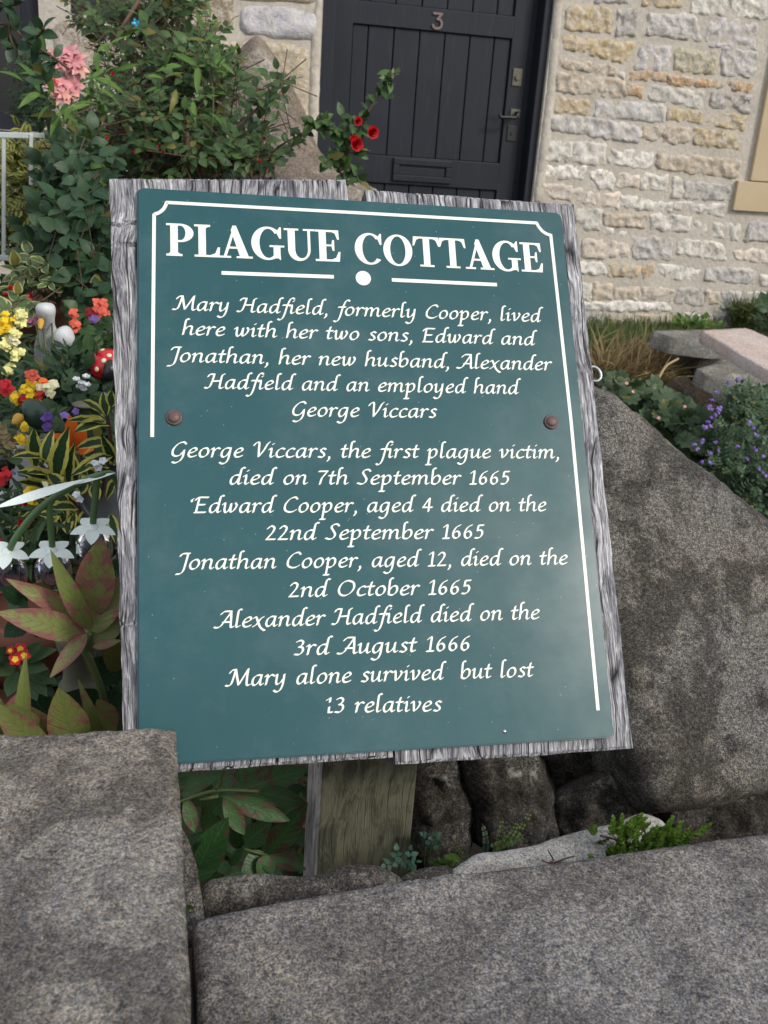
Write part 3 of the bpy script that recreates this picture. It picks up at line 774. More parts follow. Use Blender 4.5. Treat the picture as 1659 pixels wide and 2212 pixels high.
G = {
 'a': (10, [BOWL_A, [(7.9, 9.3), (7.2, 5), (7, 1.9), (7.8, .8), (9.3, 1.8)]]),
 'b': (9.6, [[(4.5, 15.8), (3.2, 16.2), (2.2, 14), (1.8, 8), (1.5, 1.6)], BOWL_B]),
 'c': (7.8, [[(7.3, 8.3), (5.6, 9.2), (2.9, 7.8), (1.3, 4.4), (1.9, 1.4), (4, .8), (6.8, 1.9)]]),
 'd': (10.2, [BOWL_A, [(11.2, 15.7), (9.8, 16.2), (8.6, 14), (7.5, 6), (7, 1.9), (7.8, .8), (9.3, 1.8)]]),
 'e': (8.2, [[(1.9, 4.4), (4.3, 5.1), (6.6, 6.7), (6.8, 8.4), (5.4, 9.2), (2.9, 7.8), (1.3, 4.4), (1.9, 1.4), (4, .8), (6.9, 2)]]),
 'f': (6.4, [[(10.4, 15.4), (9, 16.4), (7, 14.8), (4.8, 8), (3.2, 0), (1.6, -4.6), (-.4, -6.2), (-2, -5.4)], ('L', (1.4, 8.9), (7.2, 9.1))]),
 'g': (10, [BOWL_A, [(7.9, 9.3), (7.3, 4), (6.6, -1), (4.8, -4.7), (2.2, -5.5), (.4, -4.3)]]),
 'h': (10.2, [[(4.8, 15.8), (3.4, 16.2), (2.4, 14), (1.8, 6), (1.2, .7)], ARCH]),
 'i': (5.2, [[(.6, 7.9), (2.2, 9.2), (2.3, 6), (1.9, 1.9), (2.8, .8), (4.3, 1.9)], ('L', (3.2, 12.9), (3.8, 13.5))]),
 'l': (5.4, [[(4.9, 15.8), (3.5, 16.2), (2.5, 14), (1.9, 6), (1.6, 1.9), (2.5, .8), (4.2, 1.9)]]),
 'm': (15.2, [ST, [(1.8, 5), (4.2, 8.5), (6, 9.2), (7, 8), (6.6, 4), (6.3, .7)], [(6.8, 5), (9.2, 8.5), (11.2, 9.2), (12.2, 8), (11.8, 4), (11.8, 1.6), (12.8, .8), (14.3, 1.8)]]),
 'n': (10.2, [ST, ARCH]),
 'o': (9.2, [[(5.4, 9.2), (2.9, 8), (1.3, 4.6), (2, 1.4), (4.2, .8), (6.7, 2.7), (7.7, 6), (6.8, 8.6), (5.4, 9.2)]]),
 'p': (10, [[(.7, 7.8), (2.3, 9.3), (2.2, 4), (1.5, -3), (1.2, -5.9)], ('L', (-.6, -6.1), (3.4, -6.1)), BOWL_B]),
 'r': (7.2, [ST, [(1.8, 5), (4, 8.3), (5.6, 9.2), (7, 8.4)]]),
 's': (7.4, [[(6.6, 8.4), (4.8, 9.3), (2.9, 8.2), (3.2, 6.4), (5.2, 4.4), (5.5, 2.2), (3.8, .8), (1.1, 1.4)]]),
 't': (6.2, [[(3.8, 12.8), (2.7, 8), (2.1, 2.5), (2.9, .9), (5, 1.8)], ('L', (.6, 8.8), (5.8, 9))]),
 'u': (10.2, [UL, [(7.6, 9.3), (7, 5), (7, 1.7), (8, .8), (9.3, 1.8)]]),
 'v': (8.8, [[(.6, 7.9), (2.3, 9.3), (2.7, 5), (3, 1.1), (5.6, 3.6), (7.4, 7.4), (6.6, 9.2)]]),
 'w': (12.8, [[(.6, 7.9), (2.3, 9.3), (2.1, 4), (2.6, 1.1), (4.1, 1), (6, 4), (7, 8.8)], [(7, 8.8), (6.7, 3), (7.3, 1), (9.4, 2.8), (11.2, 7), (10.2, 9.4)]]),
 'x': (9, [[(.6, 8.2), (2.4, 9), (4, 5), (5.6, .8), (7.8, -1.8), (9.4, -2.8)], [(8, 9), (6, 7.6), (3, 2.6), (.5, .8)]]),
 'y': (10, [UL, [(7.6, 9.3), (7.2, 4), (6.4, -1), (4.6, -4.7), (2.2, -5.5), (.4, -4.3)]]),
 ',': (4.4, [[(2, 1.4), (2.3, -.5), (1, -2.8)]]),
 '`': (4, [[(3.4, 13.2), (2.2, 12), (2.6, 10.6)]]),
 'A': (13.6, [[(11, 14.6), (6.8, 7), (3.6, 1.8), (.8, .6), (-.9, 1.2)], [(10.7, 14.8), (11, 8), (11.1, 1.5), (12.2, .8), (13.3, 1.4)], ('L', (5, 5.4), (11, 5.4)), [(3.4, 12.2), (5.4, 14.4), (8, 14.8), (10.8, 14.6)]]),
 'C': (12, [[(11.3, 12.8), (9.4, 14.6), (5.6, 13), (2.2, 8), (2, 3), (4.8, .9), (8, 1.1), (10.6, 2.8)]]),
 'E': (11.2, [('L', (3.9, 14.4), (3, 7.5), (2.2, .9)), ('L', (1, .8), (9.2, .9)), ('L', (3, 7.8), (8.4, 7.9)), [(1.2, 12), (2.8, 14.2), (6, 14.6), (10.6, 14.5)]]),
 'G': (12.4, [[(11.3, 12.8), (9.4, 14.6), (5.6, 13), (2.2, 8), (2, 3.2), (4.4, 1.4), (7.6, 2.6), (10, 6.2)], [(10.2, 7), (9.6, 1), (7.6, -3), (4.4, -4.8), (2.2, -4)]]),
 'H': (14.4, [[(6, 14.2), (4.8, 8), (3, 2.2), (.8, .8), (-.8, 1.4)], [(1.2, 12), (2.6, 14.2), (6, 14.3)], [(14, 14.6), (12.2, 13.4), (11.4, 8), (10.8, 1.9), (11.8, .8), (13.4, 1.5)], ('L', (4.8, 7.6), (11.3, 8))]),
 'J': (8.6, [[(2.2, 12.2), (3.8, 14.4), (9, 14.6)], [(7.8, 14.6), (6.8, 8), (5.4, 0), (3.2, -3.2), (.2, -3.6)]]),
 'M': (17.6, [[(1.8, 11.6), (3.4, 14), (6, 14.4)], [(6, 14.4), (4.8, 8), (3.2, 2.2), (1.2, .8), (-.6, 1.2)], ('L', (6, 14.6), (7.4, 7.6), (8.8, 1.4)), ('L', (8.8, 1.4), (12, 8), (15.2, 14.8)), [(15.2, 14.9), (14.7, 8), (14.7, 1.9), (15.8, .8), (17.2, 1.5)]]),
 'O': (14.6, [[(8.4, 14.6), (4.6, 12.8), (1.9, 8), (2.3, 3), (5.8, .9), (10, 3), (12.8, 7.6), (12.2, 12.6), (8.4, 14.6)]]),
 'S': (10, [[(10, 13), (8.4, 14.7), (5.4, 14), (4.3, 11.6), (5.7, 8.7), (7.2, 5.4), (6.2, 2.2), (3.4, .8), (.4, 1.8)]]),
 'V': (12, [[(.8, 11.8), (2.4, 14.2), (4.6, 14.4), (4.7, 8), (4.9, 1.2)], [(4.9, 1.2), (8.4, 7), (11, 13), (12.6, 15)]]),
 '1': (7.4, [[(1.8, 11.4), (4.5, 13.4), (4, 6), (3.6, .9)], ('L', (1.2, .8), (6.2, .8))]),
 '2': (9, [[(1.8, 10.8), (4, 13.2), (6.5, 11.8), (5.9, 8.2), (3.2, 3.8), (1.2, 1)], ('L', (1.2, 1), (7.6, 1.1))]),
 '3': (8.8, [[(2, 12), (4.5, 13.2), (6.5, 11.8), (5.6, 8.8), (3.6, 7.6)], [(3.6, 7.6), (6.3, 6.8), (6.5, 3.6), (4.2, .9), (1, 1.2)]]),
 '4': (9.4, [('L', (6.2, 13.2), (1.2, 4.6), (8.8, 4.6)), ('L', (6.6, 13.2), (5.8, .7))]),
 '5': (9, [('L', (7.6, 13.1), (3.6, 13), (2.8, 8.2)), [(2.8, 7.9), (5.4, 8.4), (6.7, 6), (5.7, 2.6), (3.5, .9), (1, 1.2)]]),
 '6': (9.2, [[(7.4, 13.3), (4.2, 11.2), (2, 6.6), (2.1, 2.3), (4.3, .8), (6.7, 3), (6.5, 6.4), (4.5, 7.4), (2.2, 5.4)]]),
 '7': (8.6, [('L', (1.4, 12.8), (8, 13), (3.8, 6.4), (2.6, .6))]),
 ' ': (6.4, []),
 '!': (7.4, [('L', (1.8, 11.4), (4.4, 13.2)), ('L', (4.4, 13.2), (4.1, 9.6)), ('L', (3.8, 5.4), (3.6, .9)), ('L', (3.5, .8), (6.4, .9))]),
}
def stroke_pts(s):
    if s[0] == 'L':
        out = []
        for p, q in zip(s[1:], s[2:]):
            out.append(p)
        return out+[s[-1]]
    return [(v.x, v.y) for v in spline([Vector((x, y, 0)) for x, y in s], 5)]
def text_mesh(txt, slant=.09):
    x = 0; polys_by = []
    bm_all = []
    lo, hi = 1e9, -1e9
    V, F = [], []
    for ch in txt:
        adv, st = G[ch]
        pl = []
        for s in st:
            for h in nib_polys(stroke_pts(s)):
                if len(h) > 2: pl.append([(a+b*slant+x, b) for a, b in h])
        if pl:
            v, f = union_mesh(pl)
            b = len(V); V += list(v); F += [[i+b for i in ff] for ff in f]
        x += adv
    return V, F
# ------------------------------------------------------------------ the sign
TILT = .58229
S0 = Vector((-.03339, 1.17737, 1.5-.06022)); SW, SH = .5, .62201
SU = Vector((1, 0, 0)); SVd = Vector((0, -math.sin(TILT), -math.cos(TILT))); SN = Vector((0, -math.cos(TILT), math.sin(TILT)))
def sg(vx, vy, off=0):
    """picture point -> metres on the panel: u to the right, v up from its lower edge"""
    p = PPl(vx, vy, S0+SN*off, SN)-S0
    return p.dot(SU), SH-p.dot(SVd)
sign = thing('information_sign', 'green sign headed PLAGUE COTTAGE on two weathered grey planks and a post', 'sign', S0+SVd*SH+SU*.25+Vector((0, .12, -.4)))
SF = Matrix((SU, -SVd, SN)).transposed().to_4x4(); SF.translation = S0+SVd*SH
PT = .005                          # panel thickness; its face is the plane measured
bm = bmesh.new()
box(bm, (0, 0, -PT), (SW, SH, 0))
vz = [e for e in bm.edges if abs(e.verts[0].co.z-e.verts[1].co.z) > .001]
bmesh.ops.bevel(bm, geom=vz, offset=.008, segments=4, affect='EDGES', profile=.5)
top = [e for e in bm.edges if all(v.co.z > -1e-6 for v in e.verts)]
bmesh.ops.bevel(bm, geom=top, offset=.0018, segments=2, affect='EDGES')
panel = link('sign_panel', bm_mesh(bm), M['panel'], sign, SF)
# planks: outline measured on the plane of their faces
OFF = -PT-.0008
CRACKS = {3: ((sg(262, 474)[1], .12), (sg(262, 1346)[1], -.08), (sg(262, 520)[1], .05)), 8: ()}
def plank_mesh(quad, th, seed):
    """quad: TL,TR,BR,BL in sign coordinates; ragged weathered ends and edges"""
    nx, ny = 26, 200
    bm = bmesh.new(); g = []
    TL, TR, BR, BL = [Vector((*q, 0)) for q in quad]
    for j in range(ny+1):
        row = []
        for i in range(nx+1):
            a, b = i/nx, j/ny
            p = (TL*(1-a)+TR*a)*(1-b)+(BL*(1-a)+BR*a)*b
            ed = min(i, nx-i, j*ny/ny, ny-j)
            if j in (0, ny): p.y += noise.noise(Vector((p.x*160, seed, j)))*.0007+noise.noise(Vector((p.x*18, seed+4, j)))*.001
            if i in (0, nx): p.x += noise.noise(Vector((seed, p.y*30, i)))*.0018
            z = noise.noise(Vector((p.x*90, p.y*9, seed)))*.0011
            if min(i, nx-i) == 0 or min(j, ny-j) == 0: z -= .0022
            for cy_, ca_ in CRACKS.get(seed, ()):
                dy = abs(p.y-cy_-.003*noise.noise(Vector((p.x*60, cy_, 1)))-ca_*(p.x))
                if dy < .0022 and p.x < .03: z -= .005*(1-dy/.0022)
            z = min(z, .0004)
            row.append(bm.verts.new((p.x, p.y, OFF+z)))
        g.append(row)
    for j in range(ny):
        for i in range(nx): bm.faces.new((g[j][i], g[j+1][i], g[j+1][i+1], g[j][i+1]))
    be = [e for e in bm.edges if e.is_boundary]
    ex = bmesh.ops.extrude_edge_only(bm, edges=be)
    nv = [q for q in ex['geom'] if isinstance(q, bmesh.types.BMVert)]
    for v in nv: v.co.z = OFF-th
    ne = [q for q in ex['geom'] if isinstance(q, bmesh.types.BMEdge) and all(v.co.z < OFF-th+1e-6 for v in q.verts)]
    bmesh.ops.contextual_create(bm, geom=ne)
    bmesh.ops.recalc_face_normals(bm, faces=bm.faces)
    me = bm_mesh(bm, 'plank', False)
    return me
o_ = OFF
q1 = [sg(236, 384, o_), sg(749, 386, o_), sg(850, 1636, o_), sg(268, 1676, o_)]
q2 = [sg(790, 408, o_), sg(1241, 440, o_), sg(1369, 1617, o_), sg(856, 1652, o_)]
link('plank', plank_mesh(q1, .042, 3), M['oak'], sign, SF)
link('plank', plank_mesh(q2, .042, 8), M['oak'], sign, SF)
# lines of writing
LIN = [("Mary Hadfield, formerly Cooper, lived", (371, 670), (1176.5, 696.8)), ("here with her two sons, Edward and", (392.8, 724), (1163.7, 747.2)),
 ("Jonathan, her new husband, Alexander", (359.2, 782), (1194.8, 801)), ("Hadfield and an employed hand", (439.9, 840), (1128.7, 852.3)),
 ("George Viccars", (630.6, 900), (945.9, 903.5)), ("George Viccars, the first plague victim,", (369.3, 988.6), (1207.4, 991)),
 ("died on 7th September 1665", (495.9, 1047.5), (1104.6, 1047.3)), ("`Edward Cooper, aged 4 died on the", (412, 1109), (1181.7, 1105)),
 ("22nd September 1665", (572.6, 1167.6), (1049.3, 1164)), ("Jonathan Cooper, aged 12, died on the", (377.5, 1231.6), (1227.8, 1220)),
 ("2nd October 1665", (622.6, 1291), (1021.3, 1284)), ("Alexander Hadfield died on the", (460.4, 1358), (1167.2, 1338)),
 ("3rd August 1666", (634.1, 1416.5), (1018.2, 1406)), ("Mary alone survived  but lost", (485.1, 1484), (1155.6, 1462.5)), ("!3 relatives", (704.8, 1541), (956.8, 1537.3))]
XH = .00117                       # metres per font unit (x-height is 10 units)
for txt, a, b in LIN:
    V, F = text_mesh(txt)
    x0 = min(v.x for v in V); x1 = max(v.x for v in V)
    ua, va = sg(*a, .0002); ub, vb = sg(*b, .0002)
    sx_ = (ub-ua)/(x1-x0); sy_ = XH
    V2 = []
    for v in V:
        t_ = (v.x-x0)/(x1-x0)
        V2.append(Vector((ua+(v.x-x0)*sx_, va+(vb-va)*t_+(v.y)*sy_, 0)))
    me = bm_mesh(sheet(V2, F, .00035), 'lettering')
    link('lettering', me, M['cream'], panel, SF)
# title
def rect(x0, y0, x1, y1): return [(x0, y0), (x1, y0), (x1, y1), (x0, y1)]
def ring(co, ro, ci, ri, a0, a1, n=22):
    out = []
    for k in range(n):
        t0 = math.radians(a0+(a1-a0)*k/n); t1 = math.radians(a0+(a1-a0)*(k+1)/n)
        f = lambda c, r, t: (c[0]+r[0]*math.cos(t), c[1]+r[1]*math.sin(t))
        out.append([f(co, ro, t0), f(co, ro, t1), f(ci, ri, t1), f(ci, ri, t0)])
    return out
def brk(x, y, dx, dy): return [(x, y), (x+dx, y), (x, y+dy)]
T = {
 'P': (7.5, [rect(1.1, 0, 3.1, 10), rect(0, 0, 4.3, .62), rect(0, 9.38, 3.6, 10), rect(3.0, 4.3, 3.8, 4.9), rect(3.0, 9.4, 3.8, 10), brk(3.1, .6, .7, .5), brk(1.1, .6, -.6, .5)] + ring((3.7, 7.15), (3.6, 2.85), (3.7, 7.15), (1.45, 2.27), -90, 90)),
 'L': (7.0, [rect(1.1, 0, 3.1, 10), rect(0, 9.38, 4.3, 10), rect(0, 0, 6.7, .62), [(4.3, .6), (5.6, 1.2), (6.3, 3.1), (6.9, 3.1), (6.7, 0)], brk(3.1, 9.4, .7, -.5)]),
 'A': (8.6, [[(1.15, .3), (1.95, .3), (4.55, 9.4), (4.0, 10)], [(3.75, 10.1), (4.7, 10.1), (8.1, .3), (5.7, .3), (3.25, 8.6)], rect(2.4, 2.9, 6.0, 3.5), rect(0, 0, 3.2, .58), rect(4.7, 0, 9.1, .58)]),
 'G': (9.3, ring((4.7, 5), (4.5, 5.25), (4.9, 5), (2.45, 4.6), 42, 318, 34) + [rect(6.3, .35, 8.2, 4.3), rect(5.2, 3.85, 9.3, 4.4), [(7.4, 9.1), (8.1, 10.2), (8.5, 10.2), (8.5, 6.6), (8.0, 6.6), (7.3, 8.2), (6.6, 8.7)], [(7.3, 1.4), (8.0, -.1), (8.3, -.1), (8.2, 1.8)]]),
 'U': (8.7, [rect(1.05, 3.3, 3.05, 10), rect(0, 9.42, 4.1, 10), rect(6.6, 3.3, 7.35, 10), rect(5.4, 9.42, 8.6, 10)] + ring((4.2, 3.4), (3.15, 3.6), (4.82, 3.4), (1.78, 2.75), 180, 360)),
 'E': (7.6, [rect(1.1, 0, 3.1, 10), rect(0, 0, 6.8, .62), rect(0, 9.38, 6.7, 10), rect(3, 4.8, 5, 5.35), [(4.6, 4.9), (4.9, 3.4), (5.4, 3.4), (5.4, 6.8), (4.9, 6.8), (4.6, 5.3)],
              [(4.5, 9.5), (6.7, 10), (6.8, 7.0), (6.3, 7.0), (5.7, 8.9)], [(4.4, .5), (5.8, 1.2), (6.6, 3.1), (7.1, 3.1), (6.8, 0)]]),
 'C': (8.7, ring((4.7, 5), (4.5, 5.25), (4.95, 5), (2.45, 4.62), 44, 318, 34) + [[(7.3, 9.1), (8.0, 10.2), (8.4, 10.2), (8.4, 6.5), (7.9, 6.5), (7.3, 8.2), (6.6, 8.7)]]),
 'O': (9.3, ring((4.65, 5), (4.45, 5.25), (4.65, 5), (2.35, 4.65), 0, 360, 44)),
 'T': (8.5, [rect(3.25, 0, 5.25, 10), rect(2.05, 0, 6.45, .6), rect(.3, 9.38, 8.2, 10), [(.3, 10), (0, 6.9), (.5, 6.9), (1.2, 8.9), (2.4, 9.5)], [(8.2, 10), (8.5, 6.9), (8.0, 6.9), (7.3, 8.9), (6.1, 9.5)]]),
}
for word, a, b, cap in (('PLAGUE', (359.2, 552), (736.5, 565.6), 70), ('COTTAGE', (768, 568.5), (1174.3, 588.6), 65)):
    V, F = [], []; x = 0
    for i, ch in enumerate(word):
        if ch == 'A' and i and word[i-1] in 'LT': x -= .35
        if ch == 'T' and i and word[i-1] == 'T': x -= .35
        v, f = union_mesh([[(p[0]+x, p[1]) for p in pl] for pl in T[ch][1]])
        bb = len(V); V += list(v); F += [[k+bb for k in ff] for ff in f]
        x += T[ch][0]
    x0 = min(v.x for v in V); x1 = max(v.x for v in V)
    ua, va = sg(*a, .0002); ub, vb = sg(*b, .0002)
    _, vt = sg(a[0], a[1]-cap, .0002); sy_ = (vt-va)/10
    V2 = [Vector((ua+(v.x-x0)/(x1-x0)*(ub-ua), va+(vb-va)*(v.x-x0)/(x1-x0)+v.y*sy_, 0)) for v in V]
    link('lettering', bm_mesh(sheet(V2, F, .00035), 'title'), M['cream'], panel, SF)
def strip(pts, wd):
    pl = []
    for p, q in zip(pts, pts[1:]):
        d = Vector(q)-Vector(p); n = Vector((-d.y, d.x)).normalized()*wd/2
        pl.append([tuple(Vector(p)+n), tuple(Vector(p)-n), tuple(Vector(q)-n), tuple(Vector(q)+n)])
    return pl
def vstrip(name, vp, wd):
    pts = [sg(x, y, .0002) for x, y in vp]
    V, F = union_mesh(strip(pts, wd)); return link(name, bm_mesh(sheet(V, F, .00035)), M['cream'], panel, SF)
tl = [sg(328.8, 944), sg(333, 461)]
bp = [(328.8, 944), (330, 780), (333, 462)]
arc1 = [(333, 463), (344, 459.5), (353, 452), (358, 443.5), (360.5, 436)]
arc2 = [(1158.5, 480.5), (1163.5, 490), (1172, 500), (1182, 506), (1191, 508.5)]
BW = .0038
vstrip('border_line', bp, BW)
vstrip('border_corner', arc1, BW)
vstrip('border_line', [(358.5, 437.2), (760, 459), (1160.5, 481.8)], BW)
vstrip('border_corner', arc2, BW)
vstrip('border_line', [(1189.5, 506), (1233.5, 909.6), (1291.9, 1534.4)], BW)
vstrip('title_rule', [(478.5, 589.5), (721, 598)], .0043)
vstrip('title_rule', [(846.5, 604.6), (1073.5, 615)], .0043)
cu, cv = sg(784.7, 601)
V, F = union_mesh([[(cu+.0088*math.cos(2*PI*k/28), cv+.0088*math.sin(2*PI*k/28)) for k in range(28)]])
link('title_dot', bm_mesh(sheet(V, F, .00035)), M['cream'], panel, SF)
# bolts
for bx_, by_ in ((376, 903), (1190, 912)):
    u, v = sg(bx_, by_)
    me = lathe([(.0086, 0), (.0086, .0014), (.0080, .0024), (.0068, .0026), (.0064, .0020), (.0060, .0044), (.0050, .0054), (.0001, .0058)], 26)
    m4 = SF @ Matrix.Translation((u, v, 0.0002))
    link('bolt', me, M['bolt'], sign, m4)
u, v = sg(1090, 1580)
link('nail', lathe([(.0022, 0), (.0020, .0006), (.0001, .0008)], 12), M['steel'], sign, SF @ Matrix.Translation((u, v, .0002)))
# eye bolt on the right edge
e0 = PPl(1284, 808, S0+SN*(-.02), SN)
bm = bmesh.new(); rr, r2 = .0088, .0019
rings = []
for i in range(24):
    a = 2*PI*i/24; c = Vector((math.cos(a)*rr*.85, math.sin(a)*rr*1.05, 0)); rings.append([bm.verts.new(c+c.normalized()*math.cos(b)*r2+Vector((0, 0, math.sin(b)*r2))) for b in [2*PI*k/8 for k in range(8)]])
for i in range(24):
    for k in range(8): bm.faces.new((rings[i][k], rings[(i+1) % 24][k], rings[(i+1) % 24][(k+1) % 8], rings[i][(k+1) % 8]))
eb = link('eye_bolt', bm_mesh(bm, 'ring', True), M['steel'], sign, Matrix.Translation(e0) @ frame((0, 0, 0), (.9, .3, .3), (-.15, -.85, .45)))
pe = PPl(1272, 822, S0+SN*(-.02), SN)
link('shank', tube_mesh([pe+Vector((-.012, .001, -.001)), e0+Vector((-.0062, 0, -.0072))], .0022, 8), M['steel'], eb)
# post
pa = P(688, 1790, .945); pb = P(890, 1790, .945)
bm = bmesh.new(); box(bm, (pa.x, .945, .30), (pb.x, 1.045, .955), .003)
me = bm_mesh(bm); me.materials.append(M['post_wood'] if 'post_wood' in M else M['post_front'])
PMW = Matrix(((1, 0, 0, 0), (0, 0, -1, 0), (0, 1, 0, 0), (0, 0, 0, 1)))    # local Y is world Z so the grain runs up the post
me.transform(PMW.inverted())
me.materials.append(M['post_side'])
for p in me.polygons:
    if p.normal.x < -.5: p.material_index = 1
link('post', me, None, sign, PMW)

# ------------------------------------------------------------------ roadside wall with its coping stones
wall = thing('roadside_wall', 'low grey gritstone wall with worn coping blocks in front of the sign', 'wall', (.2, .5, 0))
bm = bmesh.new(); box(bm, (-2.2, .16, 0), (3.0, .66, .78)); 
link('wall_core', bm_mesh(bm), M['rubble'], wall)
UPN = Vector((0, 0, 1))
ztop = Vector((0, 0, 1.5-.50))
stone_at('coping_stone', [(-420, 1600), (-200, 1598), (0, 1592), (200, 1585), (330, 1578), (380, 1578), (383, 1650), (392, 1800), (400, 1950), (408, 2080), (420, 2420), (-420, 2420)],
         ztop-Vector((0, 0, .012)), (0, -.05, 1), .16, .005, .009, .006, .0028, 26, M['gritstone_left'], wall, 31, .0015, 1, .05,
         fn=lambda x, y, k: .0025*noise.noise(Vector((x*9, y*9, 3)))*k)
stone_at('coping_stone', [(416, 1992), (520, 1968), (640, 1946), (800, 1918), (960, 1894), (1180, 1868), (1400, 1838), (1560, 1815), (1760, 1785), (2150, 1725), (2150, 2420), (436, 2420), (426, 2150)],
         Vector((0, 0, .885)), (0, -.06, 1), .13, .006, .011, .0065, .0026, 22, M['gritstone'], wall, 41, .0015, 1, .05,
         fn=lambda x, y, k: .003*noise.noise(Vector((x*7, y*7, 8)))*k)
# second stones low in the joint
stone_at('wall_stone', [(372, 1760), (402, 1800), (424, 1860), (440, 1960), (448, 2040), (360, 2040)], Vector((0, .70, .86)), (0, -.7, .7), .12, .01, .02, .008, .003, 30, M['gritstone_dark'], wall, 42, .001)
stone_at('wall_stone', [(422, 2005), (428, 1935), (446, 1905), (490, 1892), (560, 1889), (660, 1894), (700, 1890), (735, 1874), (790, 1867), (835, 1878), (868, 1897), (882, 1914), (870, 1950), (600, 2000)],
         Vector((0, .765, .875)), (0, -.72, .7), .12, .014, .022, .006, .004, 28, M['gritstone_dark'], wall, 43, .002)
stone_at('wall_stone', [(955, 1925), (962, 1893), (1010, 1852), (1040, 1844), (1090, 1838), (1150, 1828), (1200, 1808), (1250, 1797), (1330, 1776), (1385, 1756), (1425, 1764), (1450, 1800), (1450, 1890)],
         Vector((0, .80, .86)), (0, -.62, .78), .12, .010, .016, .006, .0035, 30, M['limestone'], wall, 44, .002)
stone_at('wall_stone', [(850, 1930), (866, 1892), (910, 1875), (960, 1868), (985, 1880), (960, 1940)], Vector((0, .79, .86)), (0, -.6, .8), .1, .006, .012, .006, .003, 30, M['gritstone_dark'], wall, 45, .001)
# great rounded coping block behind the sign on the right
A1 = P(1300, 842, 1.34); A2 = P(1450, 1750, .96)
nb_ = Vector((1, 0, 0)).cross((A1-A2).normalized()); nb_ = nb_ if nb_.z > 0 else -nb_
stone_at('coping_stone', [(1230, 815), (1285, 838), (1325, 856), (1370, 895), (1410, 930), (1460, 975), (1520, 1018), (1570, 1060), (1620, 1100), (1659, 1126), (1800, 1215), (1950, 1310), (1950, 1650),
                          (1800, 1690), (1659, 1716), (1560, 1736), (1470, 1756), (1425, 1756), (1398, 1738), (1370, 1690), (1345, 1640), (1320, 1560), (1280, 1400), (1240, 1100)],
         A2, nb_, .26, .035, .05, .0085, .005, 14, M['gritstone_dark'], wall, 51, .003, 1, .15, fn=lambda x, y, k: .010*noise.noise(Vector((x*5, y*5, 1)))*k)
# rubble seen beneath the sign
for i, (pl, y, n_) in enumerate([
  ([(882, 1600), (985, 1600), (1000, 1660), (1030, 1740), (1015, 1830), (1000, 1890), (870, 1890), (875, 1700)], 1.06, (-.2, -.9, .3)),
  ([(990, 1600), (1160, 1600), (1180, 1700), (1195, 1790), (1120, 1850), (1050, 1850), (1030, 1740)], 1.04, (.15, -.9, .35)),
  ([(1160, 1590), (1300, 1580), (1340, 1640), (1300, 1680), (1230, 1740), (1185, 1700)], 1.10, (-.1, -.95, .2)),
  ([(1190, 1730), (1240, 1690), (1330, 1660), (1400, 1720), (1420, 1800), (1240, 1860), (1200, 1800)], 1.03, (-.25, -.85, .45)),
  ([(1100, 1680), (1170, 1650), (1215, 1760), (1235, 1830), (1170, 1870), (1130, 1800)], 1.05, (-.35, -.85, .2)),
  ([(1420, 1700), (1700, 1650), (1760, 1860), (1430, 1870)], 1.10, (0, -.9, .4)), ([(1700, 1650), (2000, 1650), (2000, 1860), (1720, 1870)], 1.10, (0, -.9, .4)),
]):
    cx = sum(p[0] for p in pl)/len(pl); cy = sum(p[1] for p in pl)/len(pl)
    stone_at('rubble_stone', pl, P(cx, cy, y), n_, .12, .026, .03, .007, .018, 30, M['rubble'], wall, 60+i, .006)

# boulders beside the door step
bl = thing('boulder', 'tall pointed grey brown boulder leaning on the wall left of the door', 'boulder', P(580, 400, 4.1))
stone_at('rock', [(551, 72), (575, 92), (600, 128), (622, 168), (645, 215), (668, 275), (690, 335), (700, 420), (640, 470), (420, 470), (410, 280), (440, 215), (480, 160), (515, 112)], Vector((0, 4.16, 1.5)), (.05, -1, .22), .12, .10, .16, .022, .03, 7, M['boulder'], bl, 71, .012)
bl2 = thing('boulder', 'broad rounded boulder lying before the door just above the sign', 'boulder', P(690, 420, 3.8))
stone_at('rock', [(560, 330), (590, 285), (640, 262), (665, 285), (690, 325), (715, 352), (745, 370), (775, 398), (800, 402), (835, 430), (860, 470), (800, 520), (560, 520)], Vector((0, 3.86, 1.4)), (.0, -.9, .4), .2, .08, .12, .02, .022, 8, M['boulder'], bl2, 72, .01)

# window frames on the far left
for i, (a, b, c, d) in enumerate(win):
    wf = thing('window', ['dark tall window at the far left above the plastic stand', 'dark window partly hidden by the top of the rose bush'][i], 'window', ((a+b)/2, FY, c))
    bm = bmesh.new(); f = .05 if i else .07
    for (x0, x1, z0, z1) in ((a, a+f, c, d), (b-f, b, c, d), (a+f, b-f, c, c+f), (a+f, b-f, d-f, d), ((a+b)/2-.02, (a+b)/2+.02, c+f, d-f)):
        box(bm, (x0, FY+.03, z0), (x1, FY+.09, z1), .004)
    link('window_frame', bm_mesh(bm), M['door'], wf)
    bm = bmesh.new(); box(bm, (a+f*.5, FY+.06, c+f*.5), (b-f*.5, FY+.065, d-f*.5)); link('pane', bm_mesh(bm), M['glass'], wf)
    if i == 0:
        bm = bmesh.new(); box(bm, (a, FY-.05, c-.1), (b+.02, FY+.03, c-.002), .006); link('sill', bm_mesh(bm), M['door'], wf)
